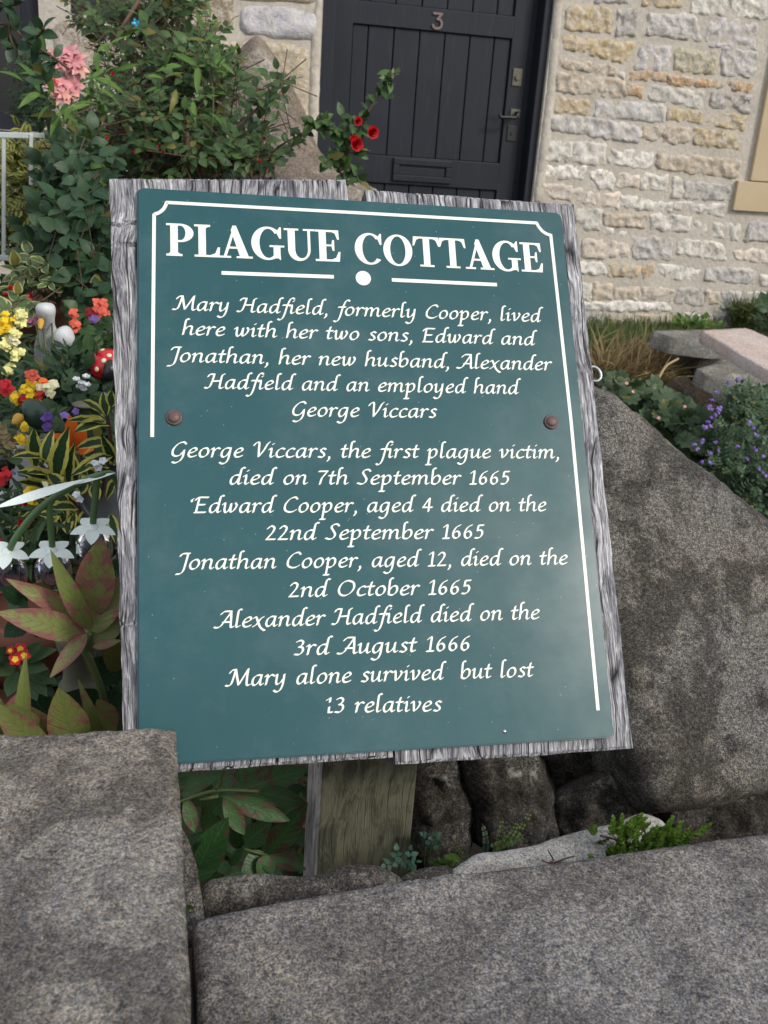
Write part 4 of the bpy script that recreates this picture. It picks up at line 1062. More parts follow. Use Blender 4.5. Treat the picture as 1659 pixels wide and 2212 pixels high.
#SPLIT
# door numeral
def numeral3():
    bm = bmesh.new(); pts = [(.6, 9.4), (6, 9.4), (3.2, 6.2)] ; arc = [(3.2, 6.2), (5.2, 5.7), (6.3, 3.6), (5.6, 1.4), (3.4, .5), (1.4, .9), (.4, 2.2)]
    path = pts+[(v.x, v.y) for v in spline([Vector((*p, 0)) for p in arc], 5)][1:]
    pl = []
    for p, q in zip(path, path[1:]):
        pl.append(hull([(c[0]+.75*math.cos(a*PI/6), c[1]+.75*math.sin(a*PI/6)) for c in (p, q) for a in range(12)]))
    V, F = union_mesh(pl)
    bm.free(); s = .0062
    return bm_mesh(sheet([Vector((v.x*s, v.y*s, 0)) for v in V], F, .007))
a = XZ(*z5(808, 190), DY)
nm_ = link('door_number', numeral3(), M['numeral'], door, frame((a[0], DY-.0005, a[1]), (1, 0, 0), (0, -1, 0)))
# ------------------------------------------------------------------ leaves, flowers, plants
def leaf_geo(w=.5, n=5, fold=.18, curl=.25, peak=.4, wave=0.0):
    pw = math.log(.5)/math.log(peak)
    V = [(0, 0, 0)]; UV = [(0, 0)]; F = []
    for i in range(1, n):
        t = i/n; hw = .5*w*math.sin(PI*t**pw)**.85
        z = -curl*t*t+.12*curl*math.sin(PI*t)
        wv = wave*math.sin(t*14)
        V += [(-hw, t, z+fold*hw+wv), (0, t, z), (hw, t, z+fold*hw-wv)]; UV += [(1, t), (0, t), (1, t)]
    V.append((0, 1, -curl)); UV.append((0, 1)); k = len(V)-1
    F += [(0, 2, 1), (0, 3, 2)]
    for i in range(n-2):
        a = 1+3*i
        F += [(a, a+1, a+4, a+3), (a+1, a+2, a+5, a+4)]
    a = 1+3*(n-2)
    F += [(a, a+1, k), (a+1, a+2, k)]
    UV[0] = (.5, 0); UV[-1] = (.5, 1)
    return np.array(V, float), F, np.array(UV, float)
def geo_join(parts):
    V, F, U = [], [], []
    b = 0
    for (v, f, u), m in parts:
        A = np.array(m); v2 = v@A[:3, :3].T+A[:3, 3]
        V.append(v2); F += [tuple(i+b for i in ff) for ff in f]; U.append(u); b += len(v)
    return np.concatenate(V), F, np.concatenate(U)
def geo_mesh(g, name='leafmesh', smooth=True):
    V, F, U = g
    me = bpy.data.meshes.new(name); me.from_pydata([tuple(v) for v in V], [], F)
    uvl = me.uv_layers.new(name='UVMap')
    idx = np.zeros(len(me.loops), int); me.loops.foreach_get('vertex_index', idx)
    uvl.data.foreach_set('uv', U[idx].ravel())
    if smooth: me.polygons.foreach_set('use_smooth', [True]*len(me.polygons))
    return me
def basis(o, y, z, sx, sy=None, sz=None):
    y = Vector(y).normalized(); z = Vector(z)
    x = y.cross(z)
    if x.length < 1e-4: x = y.cross(Vector((.3, .5, .8)))
    x.normalize(); z = x.cross(y)
    sy = sy or sx; sz = sz or (sx+sy)/2
    m = Matrix((x*sx, y*sy, z*sz)).transposed().to_4x4(); m.translation = o
    return m
def rv(r=rng):
    while True:
        v = Vector((r.uniform(-1, 1), r.uniform(-1, 1), r.uniform(-1, 1)))
        if .05 < v.length < 1: return v.normalized()
def spray(c, d, n, s, r=rng, nrm=Vector((0, -.55, .8)), gap=.62):
    """compound twig: n leaves set alternately along direction d"""
    out = []; d = Vector(d).normalized()
    side = d.cross(nrm).normalized() if d.cross(nrm).length > .1 else Vector((1, 0, 0))
    for i in range(n):
        k = (i+1)//2; sgn = 1 if i % 2 else -1
        p = c+d*(s*gap*(n/2-k)) if i else c+d*(s*gap*n/2)
        dirn = d if i == 0 else (side*sgn+d*.55+rv(r)*.25)
        nn = (nrm+rv(r)*.55)
        out.append(basis(p, dirn, nn, s*r.uniform(.8, 1.15)))
    return out
def foliage(parent, mats, geos, mat, nparts=300, name='leaf'):
    """nearest leaves as single parts, the rest joined"""
    mats = sorted(mats, key=lambda m: (m.translation-EYE).length)
    meshes = [geo_mesh(g) for g in geos]
    for me in meshes: me.materials.append(mat)
    for m in mats[:nparts]:
        link(name, meshes[rng.randrange(len(meshes))], None, parent, m)
    rest = mats[nparts:]
    if rest:
        g = geo_join([(geos[rng.randrange(len(geos))], m) for m in rest])
        o = link('foliage', geo_mesh(g), mat, parent); o['kind'] = 'stuff'
def in_ell(vx, vy, Y, rx, ry, rY, r=rng):
    while True:
        a, b, c = r.uniform(-1, 1), r.uniform(-1, 1), r.uniform(-1, 1)
        if a*a+b*b+c*c < 1: return P(vx+a*rx, vy+b*ry, Y+c*rY)
def bush(name, label, cat, regions, geos, mat, s, per=6, nparts=300, stems=(), stem_mat='stem_brown', group=None, updir=(0, -.3, .5), gap=.62, base=None, nrm=Vector((0, -.55, .8)), twig=0):
    c0 = P(regions[0][0], regions[0][1]+regions[0][4], regions[0][2]) if base is None else base
    t = thing(name, label, cat, c0, group)
    mm = []; tw = []
    for (vx, vy, Y, rx, ry, rY, n) in regions:
        for _ in range(n):
            c = in_ell(vx, vy, Y, rx, ry, rY)
            d = rv()+Vector(updir)
            sz = s*rng.uniform(.6, 1.25)
            mm += spray(c, d, per, sz, nrm=nrm, gap=gap)
            tw.append((c, d.normalized(), sz*gap*per*.5))
    foliage(t, mm, geos, mat, nparts)
    if twig:
        V, F = [], []
        for c, d, L_ in tw:
            a = d.cross(Vector((.3, .8, .5))).normalized(); b = d.cross(a); k = len(V)
            for q, rr in ((c-d*L_*1.6, twig), (c+d*L_, twig*.5)):
                for z in range(3): V.append(tuple(q+(a*math.cos(z*2.094)+b*math.sin(z*2.094))*rr))
            F += [(k, k+1, k+4, k+3), (k+1, k+2, k+5, k+4), (k+2, k, k+3, k+5)]
        me = bpy.data.meshes.new('twigs'); me.from_pydata(V, [], F)
        link('twigs', me, M[stem_mat], t)['kind'] = 'stuff'
    for st in stems:
        pts = spline([P(*q) for q in st[0]], 6); n = len(pts)
        link('stem', tube_mesh(pts, [st[1]*(1-.6*i/n) for i in range(n)], 6), M[stem_mat], t)
    return t
def flower_geo(n=5, w=.75, lift=.35, curl=.25, layers=1, peak=.6):
    ps = []
    for l in range(layers):
        for k in range(n):
            a = 2*PI*(k+.5*l)/n
            d = Vector((math.cos(a), math.sin(a), lift+.5*l)); s = 1-.22*l
            nn = Vector((-math.cos(a)*lift, -math.sin(a)*lift, 1))
            ps.append((leaf_geo(w, 4, .12, curl, peak), basis(Vector((0, 0, .02*l)), d, nn, s)))
    V, F, U = geo_join(ps)
    return V, F, U
FL = {'open5': flower_geo(5, .85, .15, .2), 'open4': flower_geo(4, .95, .2, .25), 'cup': flower_geo(5, .95, .8, -.1, 2), 'rose': flower_geo(6, 1.0, .25, -.25, 4), 'lily': flower_geo(6, .6, .7, .55, 1, .5),
      'star': flower_geo(5, .5, .0, .3, 1, .5), 'bud': flower_geo(4, .5, 2.5, -.1, 1)}
_fm = {}
def flower(parent, kind, mat, pos, r, face=None, name='flower'):
    key = (kind, mat)
    if key not in _fm:
        me = geo_mesh(FL[kind]); me.materials.append(M[mat]); _fm[key] = me
    f = face or (Vector((0, -.8, .6))+rv()*.5)
    m = frame(pos, rv(), f) @ Matrix.Scale(r*.74, 4)
    return link(name, _fm[key], None, parent, m)
def cluster(parent, mat, vx, vy, Y, rp, n, r, kind='open4', ry=None):
    for _ in range(int(n*1.5)):
        flower(parent, kind, mat, in_ell(vx, vy, Y, rp, ry or rp, .02), r*rng.uniform(.8, 1.2))
LV = {
 'rose': [leaf_geo(.58, 4, .2, c, .42) for c in (.1, .28)],
 'oval': [leaf_geo(.55, 5, .15, c, .5) for c in (.05, .25, -.1)],
 'narrow': [leaf_geo(.22, 5, .3, c, .45) for c in (.1, .35)],
 'broad': [leaf_geo(.72, 5, .14, c, .38) for c in (.1, .3)],
 'holly': [leaf_geo(.52, 7, .22, c, .5, .02) for c in (.1, .3)],
 'round': [leaf_geo(.9, 5, .1, c, .5) for c in (.05, .2)],
 'tiny': [leaf_geo(.6, 3, .15, .1, .5)],
 'blade': [leaf_geo(.05, 5, .3, c, .3) for c in (.3, .6, .1)],
}
def pleaf(parent, b, t, Yb, Yt, wpx, geo, mat, nrm=(0, -.7, .6), name='leaf'):
    """one leaf from picture point b to t"""
    B, T_ = P(*b, Yb), P(*t, Yt); d = T_-B
    wd = wpx/FPX*(Yb+Yt)/2*1.05/(2*float(np.abs(geo[0][:, 0]).max()))
    key = (id(geo), mat)
    if key not in _fm:
        me = geo_mesh(geo); me.materials.append(M[mat]); _fm[key] = me
    return link(name, _fm[key], None, parent, basis(B, d, Vector(nrm)+rv()*.08, wd, d.length, d.length*.8))

# rose bush against the cottage
rose = bush('rose_bush', 'dense climbing rose bush with small dark leaves between cottage wall and sign', 'rose bush',
  [(330, 110, 2.95, 150, 140, .35, 162), (420, 190, 2.75, 110, 100, .3, 128), (300, 260, 2.65, 150, 110, .3, 162), (410, 335, 2.5, 120, 55, .2, 83), (250, 30, 3.2, 110, 60, .3, 45), (330, 25, 3.1, 90, 50, .25, 43),
   (370, 20, 3.0, 50, 60, .2, 29), (560, 245, 2.5, 45, 45, .1, 9), (530, 345, 2.4, 80, 34, .1, 24), (610, 190, 2.4, 30, 30, .05, 6), (470, 160, 2.6, 30, 40, .1, 6), (200, 330, 2.6, 80, 60, .2, 51)],
  LV['rose'], M['rose_leaf'], .029, 6, 300,
  [([(330, 420, 2.7), (345, 300, 2.75), (320, 180, 2.8), (280, 110, 2.8), (230, 60, 2.8)], .008), ([(300, 430, 2.6), (350, 260, 2.65), (420, 160, 2.7), (470, 60, 2.7)], .007), ([(390, 420, 2.5), (400, 330, 2.5), (430, 230, 2.55), (520, 160, 2.6)], .006),
   ([(515, 400, 2.45), (522, 280, 2.45), (555, 235, 2.45), (600, 190, 2.42), (628, 165, 2.4)], .004), ([(405, 370, 2.4), (405, 300, 2.4), (404, 270, 2.4)], .008), ([(437, 380, 2.4), (435, 325, 2.4)], .007),
   ([(300, 0, 2.7), (275, 40, 2.65), (262, 60, 2.6)], .006), ([(250, 430, 2.6), (300, 330, 2.6), (310, 200, 2.7), (345, 100, 2.8)], .006)], 'stem_red', twig=.0016)
for (x, y) in ((200, 270), (236, 318), (287, 330), (345, 318), (212, 275), (230, 300), (195, 310), (570, 300), (243, 161), (352, 330), (560, 348), (262, 330)):
    flower(rose, 'cup', rng.choice(['p_darkred', 'p_red']), P(x, y, 2.3), .008, name='bud')
# the long branch with the red roses, and the twigs round it
rb = thing('rose_branch', 'arching rose branch with three red roses in front of the black door', 'rose', P(744, 392, 2.2))
mm = []
for path, n, rad in (([(744, 392, 2.25), (728, 350, 2.25), (742, 330, 2.25), (768, 292, 2.25), (790, 250, 2.25), (822, 202, 2.25), (840, 176, 2.25), (852, 152, 2.25)], 34, .0028),
                ([(620, 330, 2.3), (650, 290, 2.28), (690, 275, 2.25), (740, 300, 2.25)], 20, .003), ([(740, 300, 2.25), (700, 262, 2.25), (670, 270, 2.25)], 12, .002), ([(744, 350, 2.25), (720, 340, 2.24), (700, 352, 2.2)], 10, .002),
                ([(742, 330, 2.25), (770, 330, 2.24), (800, 326, 2.22)], 6, .0018), ([(752, 360, 2.25), (770, 380, 2.24), (780, 398, 2.22)], 6, .0018), ([(560, 420, 2.4), (590, 330, 2.4), (650, 290, 2.3)], 4, .003),
                ([(740, 300, 2.25), (760, 270, 2.25), (735, 250, 2.25)], 10, .0018)):
    pts = spline([P(*q) for q in path], 8)
    link('stem', tube_mesh(pts, [rad*(1-.5*i/len(pts)) for i in range(len(pts))], 6), M['stem_red'], rb)
    for k in range(int(n*1.9)):
        p = pts[int(len(pts)*(k+.5)/(n*1.9))]
        mm.append(basis(p, rv()+Vector((0, -.2, .1)), Vector((0, -.7, .6))+rv()*.5, .027*rng.uniform(.7, 1.25)))
foliage(rb, mm, LV['rose'], M['rose_leaf'])
pleaf(rb, (742, 372), (760, 338), 2.24, 2.2, 26, LV['oval'][0], 'bright_leaf')
pleaf(rb, (848, 160), (850, 146), 2.24, 2.24, 5, LV['narrow'][0], 'drygrass'); pleaf(rb, (848, 165), (862, 158), 2.24, 2.22, 7, LV['narrow'][0], 'drygrass')
for (x, y, r_) in ((803, 286, .022), (768, 311, .024), (772, 262, .015), (762, 300, .014)):
    flower(rb, 'rose', 'p_red', P(x, y, 2.2), r_, Vector((.3, -.9, .1)))
# shrubs on the far left
bush('box_shrub', 'small dense dark shrub with tiny leaves below the dark window', 'shrub', [(72, 190, 3.2, 42, 95, .2, 150), (85, 250, 3.1, 30, 40, .15, 50)], LV['tiny'], M['dark_leaf'], .016, 8)
bush('variegated_shrub', 'tall thin shrub with small yellow marked leaves beside the pale plastic stand', 'shrub', [(45, 360, 2.8, 42, 60, .12, 55), (50, 470, 2.75, 45, 100, .12, 70)], LV['oval'], M['gold_leaf'], .028, 6)
bush('broadleaf_shrub', 'shrub with broad dull green leaves left of the sign top corner', 'shrub',
  [(180, 400, 2.3, 70, 80, .2, 60), (180, 520, 2.2, 75, 110, .2, 95), (145, 500, 2.35, 60, 90, .15, 50), (200, 620, 2.1, 50, 50, .12, 24), (120, 600, 2.2, 60, 30, .1, 18)], LV['broad'], M['clem_leaf'], .036, 5, 300,
  [([(140, 640, 2.2), (135, 500, 2.2), (120, 380, 2.25), (124, 300, 2.3)], .005), ([(200, 640, 2.1), (170, 500, 2.15), (190, 400, 2.2), (260, 350, 2.3)], .005)], 'stem_brown', twig=.0016)
t = bush('lily_plant', 'pink and orange lilies with narrow bright green leaves among the rose twigs', 'lily',
  [(195, 165, 2.35, 20, 50, .05, 4), (140, 255, 2.3, 25, 40, .05, 5), (165, 330, 2.25, 30, 30, .05, 3)], LV['narrow'], M['bright_leaf'], .06, 5, 300, [([(165, 400, 2.3), (160, 280, 2.3), (150, 150, 2.3)], .004)], 'stem_green')
for k_ in range(26):
    x, y = (148, 130) if k_ % 2 else (140, 192)
    x += rng.uniform(-26, 26); y += rng.uniform(-22, 20); r_ = rng.uniform(.018, .032); m_ = rng.choice(['p_pink', 'p_pink', 'p_peach', 'p_pink', 'p_coral' if 140 < y < 175 else 'p_pink'])
    flower(t, 'lily', m_, P(x, y, 2.28), r_)
t = bush('bamboo_shoots', 'thin shoots with pointed bright leaves in front of the boulder', 'plant', [(450, 95, 2.5, 22, 40, .03, 3), (475, 165, 2.5, 25, 45, .03, 5), (360, 190, 2.45, 25, 25, .03, 2)], LV['narrow'], M['bright_leaf'], .055, 4, 300, [([(452, 330, 2.5), (460, 200, 2.5), (432, 85, 2.5)], .003)], 'stem_green')
br = thing('overhanging_branch', 'branch with oval green leaves reaching in at the top left corner', 'branch', P(-20, 60, 1.9)); mm = []
for path in ([(-30, 50, 1.9), (20, 55, 1.9), (60, 90, 1.9), (110, 120, 1.9), (150, 150, 1.9)], [(-20, 0, 1.9), (25, 10, 1.9), (45, 5, 1.9)], [(60, 90, 1.9), (85, 75, 1.88), (95, 60, 1.86)], [(20, 55, 1.9), (25, 90, 1.9), (50, 130, 1.9)], [(110, 120, 1.9), (98, 160, 1.9), (95, 185, 1.9)]):
    pts = spline([P(*q) for q in path], 7); link('stem', tube_mesh(pts, .0022, 6), M['stem_red'], br)
    for k in range(9):
        mm.append(basis(pts[int(len(pts)*(k+.6)/10)], rv()+Vector((0, -.1, 0)), Vector((0, -.7, .6))+rv()*.5, .034*rng.uniform(.75, 1.1)))
foliage(br, mm, LV['oval'], M['clem_leaf'])
# pale plastic stand
st = thing('plant_stand', 'pale plastic garden stand at the left edge below the dark window', 'stand', P(30, 640, 3.2))
def bar3(parent, name, a, b, w_, mat):
    a = Vector(a); b = Vector(b); d = b-a
    bm = bmesh.new(); box(bm, (-w_/2, -w_/2, 0), (w_/2, w_/2, d.length), .002)
    me = bm_mesh(bm); m = frame(a, Vector((1, .2, .1)) if abs(d.normalized().x) < .9 else Vector((0, 1, 0)), d)
    return link(name, me, mat, parent, m)
for (x0, y0, x1, y1, w_) in ((-60, 290, 62, 293, .024), (-60, 556, 20, 557, .024)): bar3(st, 'rail', P(x0, y0, 2.62), P(x1, y1, 2.62), w_*.55, M['white_plastic'])
for (x, y0, y1, d_) in ((8, 296, 552, 2.62), (67, 290, 400, 2.62), (-45, 300, 552, 2.62)): bar3(st, 'upright', P(x, y1, d_), P(x, y0, d_), .009, M['white_plastic'])
bar3(st, 'rail', P(66, 292, 2.62), P(92, 294, 2.7), .012, M['white_plastic'])

# potted plants and flowers, middle left
def pot(label, vx, vy, Y, r, h, mat, name='plant_pot'):
    """vx, vy: middle of the rim"""
    o = link(name, lathe([(r*.7, 0), (r*.93, h*.82), (r*1.06, h*.83), (r*1.08, h), (r*.94, h), (r*.9, h*.86), (.0005, h*.85)], 28), mat, None, Matrix.Translation(P(vx, vy, Y)-Vector((0, 0, h))))
    return props(o, label, 'pot')
pot('terracotta bowl with cream edged leaves spilling over it below the stand', 20, 640, 2.25, .13, .14, M['terracotta'])
t = bush('trailing_plant', 'trailing plant with cream edged rounded leaves hanging over the terracotta bowl', 'plant', [(25, 690, 2.0, 45, 45, .06, 13), (45, 615, 2.1, 45, 30, .05, 9), (100, 600, 2.1, 60, 35, .08, 14)], LV['broad'], M['holly_leaf'], .030, 4, gap=.4)
for (x, y) in ((13, 640), (22, 625), (66, 640)): flower(t, 'cup', 'p_red', P(x, y, 2.0), .012)
t = bush('wallflower', 'upright plant with pale yellow and golden flower heads at the left edge', 'flower', [(10, 765, 1.85, 40, 60, .06, 30)], LV['narrow'], M['flower_leaf'], .034, 5, gap=.35)
for a in ((17, 690, 'p_yellow', 22), (8, 705, 'p_yellow', 14), (45, 697, 'p_paleyellow', 10), (13, 738, 'p_paleyellow', 14), (28, 735, 'p_cream', 10), (36, 766, 'p_paleyellow', 14), (19, 797, 'p_paleyellow', 12), (32, 722, 'p_paleyellow', 8), (47, 680, 'p_paleyellow', 7)):
    cluster(t, a[2], a[0], a[1], 1.76, a[3], 9, .0095)
# white duck
dk = thing('white_duck_ornament', 'white painted bird ornament with lowered head behind the mauve flowers', 'ornament', P(110, 800, 1.98))
def blob(pts, sub=2):
    """one skin-grown body: (x, y, z, r) chain"""
    me = bpy.data.meshes.new('b'); me.from_pydata([p[:3] for p in pts], [(i, i+1) for i in range(len(pts)-1)], [])
    o = bpy.data.objects.new('tmp', me); C.objects.link(o)
    m = o.modifiers.new('s', 'SKIN'); m.use_smooth_shade = True
    for v, p in zip(me.skin_vertices[0].data, pts): v.radius = (p[3]*1.22, p[3]*1.22)
    me.skin_vertices[0].data[0].use_root = True
    s = o.modifiers.new('u', 'SUBSURF'); s.levels = s.render_levels = sub
    dg = bpy.context.evaluated_depsgraph_get(); dg.update()
    r = bpy.data.meshes.new_from_object(o.evaluated_get(dg))
    bpy.data.objects.remove(o); r.polygons.foreach_set('use_smooth', [True]*len(r.polygons)); return r
pp = lambda x, y, Y, r: (*P(x, y, Y), r)
link('body', blob([pp(97, 654, 1.84, .012), pp(98, 667, 1.84, .017), pp(101, 684, 1.85, .012), pp(102, 705, 1.86, .011), pp(104, 735, 1.88, .021), pp(116, 770, 1.9, .034), pp(125, 810, 1.9, .028)]), M['whitepaint'], dk)
link('wing', blob([pp(122, 716, 1.84, .016), pp(138, 730, 1.83, .022), pp(160, 744, 1.83, .006)]), M['whitepaint'], dk)
link('bill', blob([pp(89, 688, 1.83, .0055), pp(88, 700, 1.82, .005), pp(86, 712, 1.81, .0025)]), M['bill'], dk)
t = bush('wallflower', 'dark leaved plant with mauve and crimson flowers in front of the white bird', 'flower', [(145, 805, 1.72, 65, 36, .04, 44), (120, 845, 1.70, 75, 30, .04, 26), ], LV['narrow'], M['dark_leaf'], .038, 5, gap=.35)
for a in ((77, 688, 'p_mauve', 12), (70, 695, 'p_mauve', 8), (88, 700, 'p_orange', 6), (103, 690, 'p_darkred', 9), (135, 720, 'p_red', 5), (97, 702, 'p_mauve', 7), (124, 727, 'p_darkred', 4)):
    cluster(t, a[2], a[0], a[1], 1.86, a[3], 5, .0095)
for (x0, y0, x1, y1) in ((115, 760, 112, 698), (100, 760, 92, 705), (90, 760, 78, 700)): link('stem', tube_mesh([P(x0, y0, 1.8), P(x1, y1, 1.84)], .0018, 5), M['stem_green'], t)
t = bush('geranium_plant', 'loose plant with coral red flowers beside the left edge of the sign', 'flower', [(195, 720, 2.05, 45, 60, .08, 26), (190, 790, 1.9, 40, 40, .08, 18)], LV['broad'], M['flower_leaf'], .030, 4, gap=.4)
for a in ((216, 660, 'p_coral', 17, 10), (222, 672, 'p_coral', 10, 5), (165, 703, 'p_coral', 9, 6), (195, 677, 'p_darkred', 8, 5), (177, 776, 'p_darkred', 8, 7), (198, 790, 'p_darkred', 7, 5), (160, 676, 'p_coral', 6, 3), (203, 688, 'p_mauve', 5, 3)):
    cluster(t, a[2], a[0], a[1], 1.9, a[3], a[4], .012)
# ladybird
lb = thing('ladybird_ornament', 'round red ladybird ornament with cream dots half hidden by the sign', 'ornament', P(235, 810, 1.7))
lc = P(236, 781, 1.7)
s = lathe([(.0005, .034)]+[(.032*math.cos(a), .034*math.sin(a)) for a in [PI/2*(1-k/8) for k in range(1, 9)]]+[(.0005, -.002)], 28)
lm = frame(lc+Vector((0, 0, -.012)), (1, 0, 0), (-.25, -.35, .9)); link('shell', s, M['ladyred'], lb, lm)
for (x, y) in ((221, 756), (224, 779), (209, 798), (236, 768), (230, 795)):
    d = (P(x, y, 1.67)-EYE).normalized(); o = EYE-(lm.translation); 
    b_ = o.dot(d); q = b_*b_-(o.length_squared-.0335**2)
    if q > 0:
        h = EYE+d*(-b_-math.sqrt(q)); n_ = (h-lm.translation).normalized()
        link('dot', lathe([(.0045, 0), (.0038, .0012), (.0002, .0014)], 14), M['creamdot'], lb, frame(h, (1, 0, 0), n_))
link('head', blob([pp(222, 796, 1.66, .013), pp(232, 800, 1.66, .018), pp(246, 802, 1.67, .016)]), M['ladyblack'], lb)
t = bush('wallflower', 'cluster of golden yellow and cream flowers with one red head at far left', 'flower', [(60, 900, 1.62, 65, 35, .05, 22), (100, 880, 1.62, 45, 25, .05, 10), (20, 890, 1.62, 40, 30, .05, 10)], LV['narrow'], M['flower_leaf'], .030, 5, gap=.35)
for a in ((15, 840, 'p_red', 15, 12), (70, 813, 'p_coral', 10, 7), (61, 838, 'p_yellow', 16, 14), (70, 862, 'p_yellow', 14, 12), (32, 860, 'p_yellow', 12, 9), (108, 837, 'p_cream', 16, 12), (83, 852, 'p_red', 9, 7), (95, 825, 'p_orange', 8, 5), (50, 863, 'p_red', 8, 4), (88, 840, 'p_cream', 6, 4)):
    cluster(t, a[2], a[0], a[1], 1.56, a[3], a[4], .0085)
pot('small blue glazed pot behind the cream flowers', 104, 823, 1.75, .028, .05, M['bluepot'])
t = bush('cyclamen', 'small plant with white upswept flowers under the red ladybird', 'flower', [(178, 860, 1.65, 35, 25, .04, 8)], LV['round'], M['dark_leaf'], .026, 4)
for (x, y) in ((165, 824), (176, 832), (186, 818), (172, 840), (188, 836), (180, 845)): flower(t, 'cup', 'p_white', P(x, y, 1.62), .012, Vector((.1, -.4, .9)))
gs = props(link('stone_ball', blob([pp(184, 868, 1.6, .021), pp(184, 880, 1.6, .020)]), M['concrete']), 'small round grey stone ball half behind the yellow edged leaves', 'ornament')
# green headed duck
gd = thing('duck_ornament', 'green headed duck ornament with amber bill, white neck ring and blue band', 'ornament', P(60, 1050, 1.45))
link('head', blob([pp(48, 893, 1.47, .010), pp(62, 888, 1.47, .019), pp(78, 893, 1.47, .020), pp(88, 910, 1.48, .015), pp(89, 920, 1.49, .012)]), M['ducktop'], gd)
link('bill', blob([pp(46, 897, 1.45, .007), pp(36, 907, 1.44, .0065), pp(29, 918, 1.43, .003)]), M['bill'], gd)
link('neck_ring', blob([pp(87, 926, 1.49, .0135), pp(84, 934, 1.50, .014)]), M['whitepaint'], gd)
link('body', blob([pp(80, 942, 1.5, .014), pp(70, 965, 1.5, .024), pp(64, 1000, 1.5, .032), pp(64, 1050, 1.5, .033), pp(66, 1100, 1.5, .026)]), M['whitepaint'], gd)
bc = P(64, 1012, 1.5)
link('blue_band', lathe([(.0345, 0), (.0355, .004), (.0345, .008), (.033, .008), (.033, 0)], 30), M['blueband'], gd, frame(bc, (1, 0, 0), (0, -.12, 1)))
t = bush('pansy_plant', 'low plant with violet and yellow flowers around the duck ornament', 'flower', [(110, 930, 1.5, 40, 25, .04, 8), (30, 950, 1.45, 35, 25, .04, 8)], LV['oval'], M['flower_leaf'], .024, 4)
for a in ((103, 903, 'p_purple', 7, 3), (101, 918, 'p_purple', 6, 3), (139, 895, 'p_violet', 3, 1), (163, 891, 'p_violet', 3, 1), (56, 920, 'p_yellow', 8, 5), (46, 946, 'p_yellow', 11, 9), (232, 858, 'p_violet', 5, 2), (203, 689, 'p_violet', 4, 2)):
    cluster(t, a[2], a[0], a[1], 1.42, a[3], a[4], .0085, 'open5')
pot('black plastic pot at the left edge beneath the yellow flowers', 2, 978, 1.5, .035, .09, M['blackplastic'])
t = bush('dwarf_plant', 'dry twiggy plant growing in the black pot', 'plant', [(8, 965, 1.45, 25, 18, .03, 10)], LV['tiny'], M['drygrass'], .014, 6)
# orange lily
t = thing('orange_lily', 'large orange lily flower among the yellow edged leaves', 'lily', P(155, 1000, 1.36))
for (bx, tx, w_) in (((165, 975), (122, 935), 26), ((165, 975), (134, 968), 22), ((165, 970), (152, 905), 34), ((168, 970), (178, 925), 28), ((168, 975), (196, 968), 22), ((165, 975), (150, 940), 30)):
    pleaf(t, bx, tx, 1.33, 1.31, w_, LV['oval'][1], 'p_orange', name='petal')
link('stem', tube_mesh([P(168, 978, 1.34), P(172, 1040, 1.37), P(176, 1120, 1.4)], .003, 6), M['stem_green'], t)
# yellow edged shrub
t = thing('variegated_bush', 'shrub with large yellow edged leaves close to the left side of the sign', 'shrub', P(170, 1200, 1.3))
VL = [((78,1010),(72,932),34),((92,1005),(110,930),26),((110,1015),(58,955),26),((120,1035),(132,948),40),((98,1040),(80,1000),26),((130,1060),(76,998),44),((135,1055),(105,1020),30),
      ((150,1050),(145,975),28),((165,1050),(158,980),24),((225,900),(186,862),28),((230,900),(222,846),22),((238,920),(178,905),34),((240,915),(153,900),22),((240,960),(182,948),28),
      ((243,965),(178,985),30),((245,985),(165,1005),30),((235,1010),(190,1000),26),((225,1040),(168,1010),34),((215,1050),(190,1010),26),((245,1000),(228,955),26),((240,880),(240,845),24),
      ((180,1085),(130,1040),30),((170,1100),(120,1085),26),((210,1085),(200,1040),26),((150,1085),(110,1065),28),((200,1100),(170,1130),26),((230,1080),(250,1030),26),((160,1070),(190,1040),26),((120,1075),(70,1060),26),((225,1110),(200,1145),24),((238,1110),(250,1160),24),((100,1060),(60,1030),24),((180,1020),(140,1010),26)]
for b_, t_, w_ in VL: pleaf(t, b_, t_, 1.30+rng.uniform(-.03, .03), 1.27+rng.uniform(-.04, .04), w_, LV['holly'][rng.randrange(2)], 'varieg_leaf')
for path in ([(200, 1190, 1.33), (175, 1110, 1.32), (120, 1040, 1.31), (85, 1000, 1.3)], [(200, 1190, 1.33), (215, 1080, 1.32), (238, 960, 1.31), (228, 880, 1.3)], [(200, 1190, 1.33), (170, 1080, 1.32), (150, 1040, 1.31)]):
    link('stem', tube_mesh(spline([P(*q) for q in path], 6), .0028, 6), M['stem_red'], t)
mm = []
for _ in range(26): mm += spray(in_ell(160, 1090, 1.42, 100, 60, .05), rv(), 4, .035)
foliage(t, mm, LV['holly'], M['varieg_leaf'])
for (x, y) in ((205, 1000), (212, 1010), (222, 995), (165, 1068), (172, 1078)): flower(t, 'open5', 'p_white', P(x, y, 1.24), .008)
